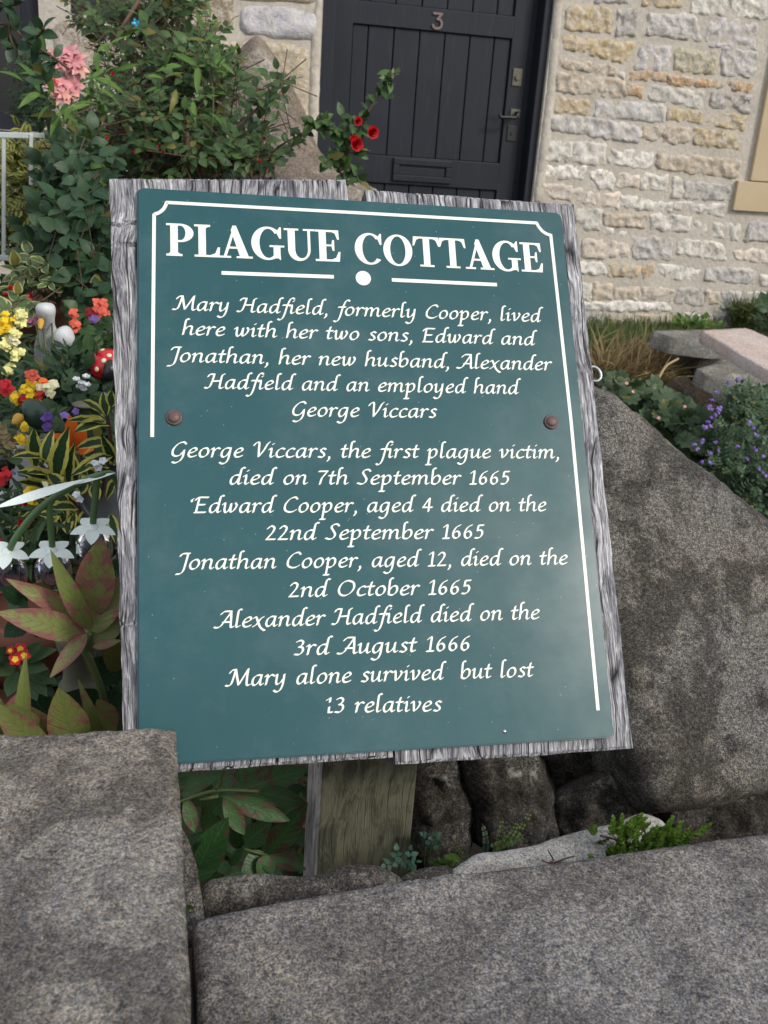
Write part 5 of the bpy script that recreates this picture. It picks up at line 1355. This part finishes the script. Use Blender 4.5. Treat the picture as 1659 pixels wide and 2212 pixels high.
# dish of grey metal
o = link('metal_dish', lathe([(.0005, 0), (.030, .001), (.038, .006), (.041, .011), (.0415, .0115), (.039, .0085), (.03, .004), (.0005, .003)], 36), M['greymetal'], None, frame(P(240, 1072, 1.32), (1, 0, 0), (-.15, -.8, .5)))
props(o, 'round grey metal dish partly hidden behind the left edge of the sign', 'dish')
t = bush('red_flower_plant', 'plant with vivid red flowers at the left edge above the lamp stem', 'flower', [(20, 1120, 1.4, 50, 45, .06, 16), (100, 1140, 1.42, 60, 40, .06, 16), (60, 1190, 1.4, 90, 40, .05, 18), (160, 1160, 1.42, 60, 50, .05, 14)], LV['narrow'], M['flower_leaf'], .034, 6)
for a in ((10, 1025, 'p_red', 13, 9, 1.38), (4, 1040, 'p_red', 10, 6, 1.38), (62, 1060, 'p_yellow', 8, 6, 1.36), (70, 1085, 'p_yellow', 8, 5, 1.36), (52, 1085, 'p_red', 7, 4, 1.36), (50, 1130, 'p_red', 7, 4, 1.36), (0, 1170, 'p_red', 7, 5, 1.36), (97, 1050, 'p_cream', 8, 5, 1.36), (170, 1072, 'p_white', 8, 5, 1.36), (5, 1070, 'p_white', 8, 5, 1.38), (62, 1130, 'p_orange', 5, 3, 1.36)):
    cluster(t, a[2], a[0], a[1], a[5], a[3], a[4], .0075)
# snowdrop lamp
LY = 1.16
sl = thing('snowdrop_lamp', 'green stemmed garden lamp with three white snowdrop shaped shades', 'lamp', P(262, 1560, LY))
for path, r_ in (([(262, 1560, LY+.06), (266, 1300, LY+.05), (262, 1100, LY+.03), (247, 1030, LY+.01), (215, 1027, LY), (170, 1044, LY), (110, 1080, LY), (70, 1115, LY), (35, 1160, LY), (20, 1188, LY)], .0042), ([(108, 1080, LY), (108, 1120, LY), (113, 1180, LY)], .0040), ([(210, 1030, LY), (206, 1070, LY), (201, 1130, LY)], .0042)):
    link('stem', tube_mesh(spline([P(*q) for q in path], 8), r_, 10), M['lampgreen'], sl)
me = geo_mesh(leaf_geo(.13, 10, .35, -.06, .55)); 
B0, T0 = P(186, 1034, LY-.01), P(-8, 1104, LY-.02)
link('leaf', me, M['snowdrop'], sl, basis(B0, T0-B0, Vector((0, -.5, .8)), (T0-B0).length, (T0-B0).length))  # both lamp leaves are white: the blade's highlight put into the colour
me2 = geo_mesh(leaf_geo(.12, 8, .35, .02, .5)); B1, T1 = P(250, 1021, LY), P(160, 1046, LY-.01)
link('leaf', me2, M['snowdrop'], sl, basis(B1, T1-B1, Vector((0, -.5, .8)), (T1-B1).length, (T1-B1).length))
for (x, y) in ((15, 1192), (113, 1190), (202, 1140)):
    c = P(x, y, LY)
    ps = []
    for k in range(5):
        a = 2*PI*k/5+.9
        ps.append((leaf_geo(.60, 8, .12, .10, .46), basis(Vector((0, 0, 0)), Vector((math.cos(a), math.sin(a), -.04)), Vector((0, 0, 1)), .0285)))
    sh = link('shade', geo_mesh(geo_join(ps)), M['snowdrop'], sl, Matrix.Translation(c+Vector((0, -.002, .001))) @ Matrix.Rotation(.30, 4, 'X'))
    link('collar', lathe([(.0005, .006), (.004, .005), (.007, .001), (.009, -.003), (.0005, -.004)], 16), M['snowdrop'], sh, Matrix.Translation(c))
    bm = bmesh.new(); rings = []
    for (r_, z) in ((.008, -.002), (.016, -.008), (.0205, -.018), (.0215, -.030), (.0195, -.042), (.013, -.050), (.004, -.052)):
        rings.append([bm.verts.new((r_*(1+.05*math.cos(k*PI))*math.cos(2*PI*k/32), r_*(1+.05*math.cos(k*PI))*math.sin(2*PI*k/32), z)) for k in range(32)])
    for r0, r1 in zip(rings, rings[1:]):
        for k in range(32): bm.faces.new((r0[k], r0[(k+1) % 32], r1[(k+1) % 32], r1[k]))
    bm.faces.new(rings[0][::-1]); bm.faces.new(rings[-1])
    link('bulb', bm_mesh(bm, 'bulb', True), M['lampglass'], sl, Matrix.Translation(c))
# peony with red flushed leaves
PE = [leaf_geo(1, 9, .10, c, pk, .006) for c, pk in ((.10, .45), (.22, .42), (.02, .5))]
t = thing('peony', 'peony stem with large green leaves flushed red beside the sign post plank', 'peony', P(245, 1590, 1.03))
for b_, t_, w_, yb, yt, g_ in (((190,1372),(0,1322),64,1.02,.97,0),((170,1330),(29,1257),44,1.04,1.0,1),((194,1362),(113,1208),44,1.02,.99,1),((195,1348),(219,1162),84,1.03,1.0,2),((200,1372),(266,1240),60,1.02,1.03,0),
                    ((204,1390),(275,1330),42,1.02,1.03,1),((188,1368),(110,1460),36,1.01,.97,1),((200,1398),(258,1383),22,1.01,1.0,1),((205,1360),(262,1290),46,1.05,1.06,2),((182,1400),(206,1470),20,1.04,1.05,0)):
    pleaf(t, b_, t_, yb, yt, w_, PE[g_], 'peony_leaf', (0.0, -.8, .5))
link('stem', tube_mesh(spline([P(240, 1575, 1.03), P(220, 1495, 1.02), P(196, 1430, 1.02), P(184, 1400, 1.02), P(195, 1372, 1.02)], 6), [.0042, .004, .004, .0038]+[.0035]*21, 8) if False else tube_mesh(spline([P(240, 1575, 1.03), P(220, 1495, 1.02), P(196, 1430, 1.02), P(184, 1402, 1.02), P(198, 1365, 1.02)], 6), .0042, 8), M['stem_green'], t)
t = thing('peony', 'low peony shoots with broad green and red leaves behind the left coping stone', 'peony', P(90, 1620, .98))
for b_, t_, w_, yb, yt, g_ in (((55,1600),(47,1432),34,.93,.92,1),((30,1640),(-30,1480),60,.95,.94,0),((100,1620),(20,1520),70,.93,.90,2),((110,1640),(-10,1525),70,.92,.89,0),((170,1640),(126,1488),92,.93,.90,2),((120,1610),(55,1530),60,.95,.93,1),
                    ((225,1620),(175,1482),30,.97,.96,1),((240,1610),(200,1530),60,.97,.96,0),((262,1600),(225,1590),30,.95,.93,1),((250,1580),(210,1510),50,1.0,1.0,2),((90,1600),(160,1530),60,.98,.97,1),((0,1600),(40,1500),50,.98,.97,1),((20,1600),(-40,1560),60,.92,.9,0)):
    pleaf(t, b_, t_, yb, yt, w_, PE[g_], 'peony_leaf', (0.0, -.75, .55))
t = thing('broad_leaf_plant', 'plant with wide rounded plain green leaves low beside the sign', 'plant', P(220, 1600, 1.1))
for b_, t_, w_ in (((262,1470),(200,1425),74),((225,1555),(140,1500),90),((262,1530),(215,1500),60),((150,1590),(60,1500),80),((270,1440),(225,1400),60),((262,1590),(255,1500),70),((60,1300),(5,1270),40),((120,1300),(60,1265),44),((60,1340),(10,1375),44),((110,1370),(60,1330),50),((20,1290),(60,1330),40)):
    pleaf(t, b_, t_, 1.12, 1.08, w_, LV['round'][0], 'clem_leaf', (0, -.8, .55))
t = thing('primula', 'primula with three red yellow centred flowers near the bottom left', 'flower', P(40, 1480, 1.1))
for (x, y) in ((33, 1424), (52, 1416), (44, 1402), (22, 1405)): flower(t, 'open5', 'p_primula', P(x, y, 1.03+rng.uniform(0, .01)), .0105 if x > 22 else .007, Vector((0, -.9, .45)))
for b_, t_, w_ in (((50,1430),(110,1400),30),((45,1435),(5,1400),30),((40,1440),(95,1440),34),((60,1450),(118,1470),36),((35,1440),(-15,1450),36),((40,1450),(15,1500),36),((50,1450),(78,1510),38),((30,1420),(-20,1415),30),((50,1430),(80,1390),26),((60,1450),(100,1500),30)):
    pleaf(t, b_, t_, 1.08, 1.05, w_, LV['round'][1], 'flower_leaf', (0, -.7, .7))
o = link('stone_urn', lathe([(.025, 0), (.026, .01), (.021, .014), (.019, .03), (.022, .055), (.027, .075), (.028, .085), (.02, .086), (.0005, .08)], 26), M['concrete'], None, Matrix.Translation(P(172, 1492, 1.16)))
props(o, 'small mossy stone urn standing behind the peony stem', 'urn')
pot('large terracotta pot low on the left behind the peony leaves', 80, 1285, 1.32, .11, .20, M['terracotta'])
pot('terracotta pot behind the primula leaves', 90, 1475, 1.22, .07, .12, M['terracotta'])
# dark green leaves under the sign
t = thing('peony', 'dark green peony leaves filling the gap beneath the sign', 'peony', P(520, 1900, 1.0))
UR = lambda x, y: (500*.6064+x*.2558, 2600*.6064+y*.2558)      # reading of the enlarged detail
for b_, t_, w_, y_ in (((690,560),(1270,770),190,.98),((700,570),(880,890),170,.97),((650,560),(900,480),80,1.0),((760,560),(1190,640),120,1.0),((400,1330),(740,740),330,.95),((480,1180),(600,930),200,.94),((860,500),(1400,330),280,1.05),
                    ((1000,520),(1400,620),190,1.03),((1070,1060),(1400,640),260,1.0),((1080,1060),(1400,1180),150,.98),((1080,1060),(860,1200),250,.97),((1060,1080),(1120,1220),130,.96),((640,1100),(760,1220),130,1.0),((380,560),(460,870),140,.97),
                    ((340,540),(480,560),90,1.0),((360,500),(640,380),170,1.02),((1080,1060),(1000,1250),160,.96),((880,960),(1080,800),240,1.04),((600,700),(760,560),180,1.05),((700,1250),(1000,1150),200,1.02),((760,1150),(860,1010),90,.99),((330,460),(410,390),60,1.0),((620,900),(560,600),200,1.08),((1150,900),(950,700),260,1.08),((850,1000),(760,700),200,1.07),((1300,1000),(1200,1200),200,1.05)):
    pleaf(t, UR(*b_), UR(*t_), y_+.02, y_, w_*.2558, PE[rng.randrange(3)], 'peony_dark', (0, -.7, .6))
for path in ([(300, 620), (520, 540), (690, 510), (1000, 520)], [(640, 500), (680, 420), (700, 330)], [(500, 590), (660, 560)], [(880, 1010), (1070, 1060)]):
    link('stem', tube_mesh(spline([P(*UR(*q), .985) for q in path], 5), .0022, 6), M['stem_green'], t)
mm = []
for _ in range(60): mm += spray(in_ell(510, 1780, 1.2, 160, 130, .08), rv(), 3, .06)
foliage(t, mm, LV['oval'], M['peony_dark'], 60)
# leaf litter and dim growth that fills the bed
ug = []
for (vx, vy, Y, rx, ry, rY, n) in ((120, 700, 2.45, 180, 120, .15, 260), (110, 900, 2.0, 170, 120, .15, 260), (100, 1100, 1.6, 170, 120, .1, 260), (100, 1300, 1.45, 170, 130, .08, 260), (120, 1480, 1.3, 170, 110, .08, 220), (200, 500, 2.8, 200, 150, .15, 300), (400, 330, 3.0, 220, 90, .15, 260), (190, 880, 1.75, 70, 60, .1, 60)):
    for _ in range(n): ug += spray(in_ell(vx, vy, Y, rx, ry, rY), rv(), 4, .035 if Y > 1.5 else .026)
o = link('undergrowth', geo_mesh(geo_join([(LV['oval'][rng.randrange(3)], m) for m in ug])), M['dark_leaf']); props(o, 'dim leafy undergrowth filling the garden bed', 'undergrowth', None, 'stuff')
# blue glint
o = link('glass_butterfly', geo_mesh(flower_geo(4, .7, .3, .1)), plain('blue_foil', (.02, .25, .42), .2, .5), None, frame(P(293, 49, 2.55), (1, 0, .3), (0, -1, .2)) @ Matrix.Scale(.010, 4)); props(o, 'small shiny blue butterfly ornament high in the rose bush', 'ornament')

# ------------------------------------------------------------------ right side: bank, slabs, plants
def R3(x, y): return (1394.7+x*.1594, 697.4+y*.1594)
def slab(label, pl, Yc, n_, d_, mat, seed, col=None):
    pl = [R3(*q) for q in pl]; cx = sum(p[0] for p in pl)/len(pl); cy = sum(p[1] for p in pl)/len(pl)
    o = stone_at('stone_slab', pl, P(cx, cy, Yc), n_, d_, .0012, .005, .018, .0025, 10, mat, None, seed, .002, 1, .05)
    return props(o, label, 'slab')
slab('pinkish sawn stone slab lying on top of the stack', [(722, 100), (1380, 68), (3000, 820), (3000, 1500), (1800, 745)], 2.62, (.03, -.16, 1), .036, M['pinkslab'], 81)
slab('grey stone slab whose end pokes out under the pink slab', [(70, 105), (700, 88), (1300, 100), (1200, 290), (830, 270), (350, 205)], 3.35, (0, -.15, 1), .06, M['greyslab'], 82)
slab('broken grey slab with rough edge below the pink slab', [(370, 275), (820, 270), (1600, 560), (1300, 640), (940, 530), (725, 525), (700, 430), (560, 400), (450, 370)], 3.4, (.03, -.3, 1), .07, M['greyslab'], 83)
slab('thick lower slab with a clean broken corner', [(680, 622), (960, 548), (1500, 600), (1600, 760), (1220, 740), (1200, 800), (840, 725)], 3.15, (.03, -.25, 1), .09, M['greyslab'], 84)
slab('flat slab end just above the purple flowers', [(1380, 800), (2200, 820), (2300, 1000), (1400, 950)], 2.95, (0, -.3, 1), .08, M['greyslab'], 85)
slab('brown earthy stone under the stack', [(380, 740), (560, 720), (700, 900), (720, 1080), (560, 1000), (420, 900)], 2.9, (-.3, -.9, .4), .15, M['earthstone'], 86)
slab('narrow brown stone wedged low in the bank', [(260, 870), (400, 900), (620, 1040), (600, 1080), (420, 1010)], 2.85, (-.2, -.9, .4), .15, M['earthstone'], 87)
slab('dark brown stone in the shade beneath the lowest slab', [(660, 860), (900, 960), (980, 1150), (860, 1300), (700, 1200)], 2.8, (-.1, -.9, .3), .15, M['earthstone'], 88)
# earth bank under the slabs
bm = bmesh.new(); g = []
for i in range(40):
    row = []
    for j in range(16):
        x = 1.0+3.2*i/39; t_ = j/15
        y = 4.32-1.62*t_; z = .75-.02*t_ if t_ < .55 else .74-.40*((t_-.55)/.45)**1.3
        z += .04*noise.noise(Vector((x*4, y*4, 2)))
        row.append(bm.verts.new((x, y, z)))
    g.append(row)
for i in range(39):
    for j in range(15): bm.faces.new((g[i][j], g[i][j+1], g[i+1][j+1], g[i+1][j]))
props(link('earth_bank', bm_mesh(bm, 'bank', True), M['soil']), kind='structure')
def bank_z(x, y):
    t_ = (4.32-y)/1.62; return .75 if t_ < .55 else .74-.40*max(0, min(1, (t_-.55)/.45))**1.3
def grass(name, label, vx, vy, rx, ry, n, L, mat, lean=(0, -.3, 1)):
    gs_ = []
    for _ in range(n):
        x, y = vx+rng.uniform(-rx, rx), vy+rng.uniform(-ry, ry)
        # drop onto the bank surface
        d = ray(x, y); Y = 2.2
        for _k in range(60):
            p = EYE+d*(Y/d.y)
            if p.z <= bank_z(p.x, p.y): break
            Y += .035
        gs_.append((LV['blade'][rng.randrange(3)], basis(p, Vector(lean)+rv()*.75, rv(), L*rng.uniform(.6, 1.4))))
    o = link(name, geo_mesh(geo_join(gs_)), M[mat]); return props(o, label, 'grass', None, 'stuff')
grass('grass', 'green grass growing along the foot of the cottage wall', 1400, 752, 150, 30, 6500, .085, 'grass')
grass('dry_grass', 'dry straw coloured grass hanging over the bank', 1345, 800, 85, 30, 2600, .13, 'drygrass', (.2, -.8, .1))
grass('dry_grass', 'dry grass among the slabs', 1470, 810, 45, 30, 300, .09, 'drygrass', (0, -.7, -.3))
grass('grass', 'green grass at the right edge by the wall', 1640, 700, 60, 22, 1500, .09, 'grass')
gs_ = []
for _ in range(15000):
    x, y = rng.uniform(.95, 4.2), rng.uniform(1.45, 4.25)
    if y > 2.75 and x < 2.2 and rng.random() < .6: continue
    z = max(ground_h(x, y), bank_z(x, y) if y > 2.75 and x < 4.1 else 0)-.005
    gs_.append((LV['blade'][rng.randrange(3)], basis(Vector((x, y, z)), Vector((0, -.2, 1))+rv()*.8, rv(), .08*rng.uniform(.5, 1.4))))
o = link('grass', geo_mesh(geo_join(gs_)), M['grass']); props(o, 'rough grass over the garden bed and the bank on the right', 'grass', None, 'stuff')
t = bush('weed', 'bright green weed at the foot of the wall behind the slabs', 'plant', [(1485, 700, 4.15, 26, 8, .06, 16), (1520, 706, 4.1, 15, 6, .05, 8)], LV['oval'], M['bright_leaf'], .04, 5)
t = bush('shrub', 'dark leafy shrub cut off by the right edge at the wall foot', 'shrub', [(1690, 690, 3.9, 50, 40, .2, 90)], LV['tiny'], M['geranium'], .035, 6)
# lobed leaves
def lobed():
    return geo_join([(leaf_geo(.62, 5, .1, .12, .6), basis(Vector((0, 0, 0)), Vector((math.sin(a), math.cos(a), 0)), Vector((0, 0, 1)), .9+.1*math.cos(a))) for a in (-1.9, -1.1, -.4, .35, 1.1, 1.9)])
LV['lobed'] = [lobed()]
t = bush('cranesbill', 'trailing cranesbill with rounded lobed leaves and tiny pink flowers below the bank', 'plant', [(1440, 905, 2.3, 75, 45, .12, 34), (1350, 850, 2.45, 60, 25, .1, 18), (1500, 980, 2.2, 60, 50, .1, 30), (1400, 880, 2.35, 60, 30, .1, 16)], LV['lobed'], M['geranium'], .030, 3, nrm=Vector((0, -.8, .6)))
for x, y in ((660, 625), (1070, 790), (885, 870), (705, 685)): flower(t, 'open5', 'p_pink', P(1152.2+x*.3056, 636.7+y*.3056, 2.15), .0065, name='flower')
t = bush('campanula', 'spreading mound of small green leaves covered with purple flowers at the right', 'flower', [(1660, 970, 2.1, 125, 120, .22, 1000), (1600, 1040, 2.0, 80, 80, .12, 320), (1640, 880, 2.15, 90, 45, .12, 320), (1720, 1080, 1.95, 100, 90, .1, 260)], LV['tiny'], M['campanula'], .012, 8, nrm=Vector((0, -.6, .8)))
for x, y in ((1295,685),(1265,745),(1250,805),(1300,835),(1325,805),(1265,865),(1220,925),(1200,1030),(1290,1035),(1245,915),(1140,1055),(1155,1080),(1250,1120),(1305,1105),(1200,1175),(1245,1190),(1265,1285),(1445,1070),(1460,590),(1390,635),(1525,900),(1545,930),(1580,990),(1570,1090),(1620,1130),(1520,1160),(1595,1225),(1625,1260),(1640,1275),(1235,905),(1215,940),(1190,1035),(1310,815),(1285,850),(1240,795)):
    for _ in range(2):
        flower(t, 'star', rng.choice(['p_violet', 'p_purple']), P(1152.2+(x+rng.uniform(-14, 14))*.3056, 636.7+(y+rng.uniform(-14, 14))*.3056, 1.82+rng.uniform(-.02, .02)), .0066)
mm = []
for (vx, vy, Y, rx, ry, rY, n) in ((1480, 960, 2.5, 120, 70, .1, 160), (1600, 1080, 2.2, 130, 80, .1, 160), (1330, 870, 2.6, 60, 40, .1, 60)):
    for _ in range(n): mm += spray(in_ell(vx, vy, Y, rx, ry, rY), rv(), 4, .03)
o = link('ground_cover', geo_mesh(geo_join([(LV['oval'][0], m) for m in mm])), M['dark_leaf']); props(o, 'dark leafy ground cover below the bank', 'undergrowth', None, 'stuff')
o = link('straw_stalk', tube_mesh(spline([P(1465, 775, 2.6), P(1440, 790, 2.5), P(1424, 815, 2.45), (P(1415, 840, 2.4)), P(1413, 858, 2.4)], 6), .0035, 6), M['drygrass']); props(o, 'single pale bent straw stalk hanging over the bank', 'stalk')

# ------------------------------------------------------------------ small plants in the wall joints
def Z1(x, y): return (606.4+x*.3655, 1576.6+y*.3655)
def frond(t, path, Y, w_, mat, n):
    pts = spline([P(*Z1(*q), Y) for q in path], 8); link('stem', tube_mesh(pts, .0005, 5), M['stem_red'], t)
    mm = []
    for k in range(n):
        f = (k+.3)/n; i = min(len(pts)-2, int(f*(len(pts)-1))); d = (pts[i+1]-pts[i]).normalized(); side = d.cross(Vector((0, -.8, .5))).normalized()
        for s in (-1, 1): mm.append(basis(pts[i], side*s+d*.25, Vector((0, -.8, .5))+rv()*.15, w_*(1-.55*f**2)))
    foliage(t, mm, LV['round'], M[mat])
t = thing('spleenwort_fern', 'small fern with paired round leaflets rising over the pale stone', 'fern', P(*Z1(1250, 720), .93))
frond(t, [(1210, 725), (1212, 640), (1192, 555)], .94, .0052, 'wallrue', 10)
frond(t, [(1290, 705), (1300, 620), (1308, 520)], .93, .0050, 'fern', 8)
frond(t, [(1255, 700), (1330, 665), (1400, 610), (1490, 465)], .92, .0062, 'fern', 15)
frond(t, [(1290, 690), (1370, 660), (1440, 620)], .92, .0055, 'fern', 7)
frond(t, [(1330, 660), (1375, 600), (1400, 545)], .92, .005, 'fern', 6)
t = thing('spleenwort_fern', 'tiny drooping fern frond left of the pale stone', 'fern', P(*Z1(1090, 760), .9))
frond(t, [(1100, 755), (1050, 710), (1015, 635)], .93, .0036, 'fern', 8)
t = thing('wall_rue', 'blue green wall rue with fan shaped leaflets right of the sign post', 'fern', P(*Z1(870, 830), .92))
mm = []
for _ in range(34):
    c = in_ell(*Z1(885, 660), .92, 24, 18, .012); mm.append(basis(c, rv()+Vector((0, 0, .6)), Vector((0, -.9, .4))+rv()*.4, .0085))
for (x, y) in ((660, 790), (700, 810), (740, 830), (770, 770), (790, 800), (720, 780), (680, 775), (760, 800)):
    c = P(*Z1(x, y), .84); mm += spray(c, rv()+Vector((0, 0, .3)), 4, .008)
foliage(t, mm, LV['broad'], M['wallrue'])
for p_ in ([(850, 830), (850, 760), (860, 690)], [(890, 800), (885, 720), (900, 670)], [(880, 830), (930, 740), (930, 690)]): link('stem', tube_mesh(spline([P(*Z1(*q), .915) for q in p_], 5), .0006, 5), M['stem_green'], t)
t = thing('seedling', 'single bright green round leaf in the joint beside the pale stone', 'plant', P(*Z1(1040, 790), .9))
pleaf(t, Z1(1065, 765), Z1(965, 745), .89, .88, 22, LV['round'][0], 'bright_leaf', (0, -.8, .6))
pleaf(t, Z1(1060, 770), Z1(1000, 785), .89, .87, 10, LV['round'][0], 'bright_leaf', (0, -.5, .8))
# stonecrop
def sedum_geo():
    ps = []
    for k in range(26):
        a = k*2.4; z = k/26; r_ = .34*(1-.5*z)
        ps.append((leaf_geo(.7, 3, -.25, -.2, .6), basis(Vector((0, 0, z)), Vector((math.cos(a), math.sin(a), .75+z)), Vector((0, 0, 1)), r_)))
    return geo_join(ps)
SG = geo_mesh(sedum_geo()); SG.materials.append(M['sedum'])
def Z2(x, y): return (1152.2+x*.3056, 1516+y*.3056)
t = thing('stonecrop', 'clump of stonecrop with fleshy green shoots spilling over the wall at right', 'plant', P(*Z2(800, 1000), .85))
for (x, y) in ((610,850),(650,890),(700,830),(730,960),(790,860),(830,1000),(870,930),(920,930),(960,960),(1020,930),(1040,990),(1080,930),(680,1000),(610,960),(590,870),(1110,960),(980,850),(560,1050),(520,1060),(565,820),(630,805),(765,795),(985,815),(1045,855),(1100,905),(600,900),(680,940),(740,880),(820,860),(1250,865),(860,960),(440,880),(600,1030),(690,1030),(840,1010),(400,1090),(660,860),(700,900),(640,980),(720,990),(900,930),(950,890),(1000,900),(1060,950),(920,990),(880,880),(800,820),(760,930),(560,1010),(990,960),(1150,930),(640,1010),(770,1000),(830,920)):
    tip = P(*Z2(x, y), .735+rng.uniform(-.010, .008)); L_ = rng.uniform(.018, .027)
    d = Vector(((x-800)*-.0006+0, 0, 1))+rv()*.45; d = Vector(((x-800)*.0012, -.35, .9))+rv()*.35; d.normalize()
    link('shoot', SG, None, t, frame(tip-d*L_, rv(), d) @ Matrix.Scale(L_, 4))
for p_ in ([(470, 945), (600, 980), (760, 1040)], [(620, 1015), (700, 1020), (780, 1045)], [(780, 900), (800, 960), (780, 990)], [(850, 920), (820, 960), (790, 980)], [(1080, 990), (1110, 965), (1160, 970)]): link('runner', tube_mesh(spline([P(*Z2(*q), .742) for q in p_], 5), .0009, 6), M['stem_red'], t)
t = thing('stonecrop', 'tuft of pale green stonecrop beside the dark stone at the post foot', 'plant', P(*Z1(790, 900), .84))
for _ in range(16):
    tip = in_ell(*Z1(795, 855), .80, 17, 12, .008); d = (rv()*.5+Vector((0, -.3, .9))).normalized(); link('shoot', SG, None, t, frame(tip-d*.010, rv(), d) @ Matrix.Scale(.011, 4))
t = thing('red_stemmed_weed', 'thin red stemmed weed with one rusty leaf on the pale stone', 'plant', P(*Z2(200, 1120), .83))
for p_ in ([(100, 1140), (140, 1120), (105, 1050)], [(150, 1135), (220, 1110), (290, 1090)], [(60, 1120), (120, 1140), (200, 1130)]): link('stem', tube_mesh(spline([P(*Z2(*q), .742) for q in p_], 5), .0008, 5), M['stem_red'], t)
pleaf(t, Z2(290, 1110), Z2(300, 1055), .765, .76, 14, LV['round'][0], 'p_coral')
mm = []
for _ in range(120): mm.append(basis(in_ell(*Z2(500, 1030), .768, 28, 14, .006), rv()+Vector((0, 0, 1)), rv(), .010))
for _ in range(120): mm.append(basis(in_ell(405, 1968, .70, 14, 10, .006), rv()+Vector((0, 0, 1)), rv(), .006))
for _ in range(260): mm.append(basis(in_ell(955, 1870, .86, 30, 8, .01), rv()+Vector((0, 0, 1)), rv(), .007))
o = link('moss', geo_mesh(geo_join([(LV['blade'][0] if k % 2 else LV['tiny'][0], m) for k, m in enumerate(mm)])), M['fern']); props(o, 'short moss in the wall joints', 'moss', None, 'stuff')
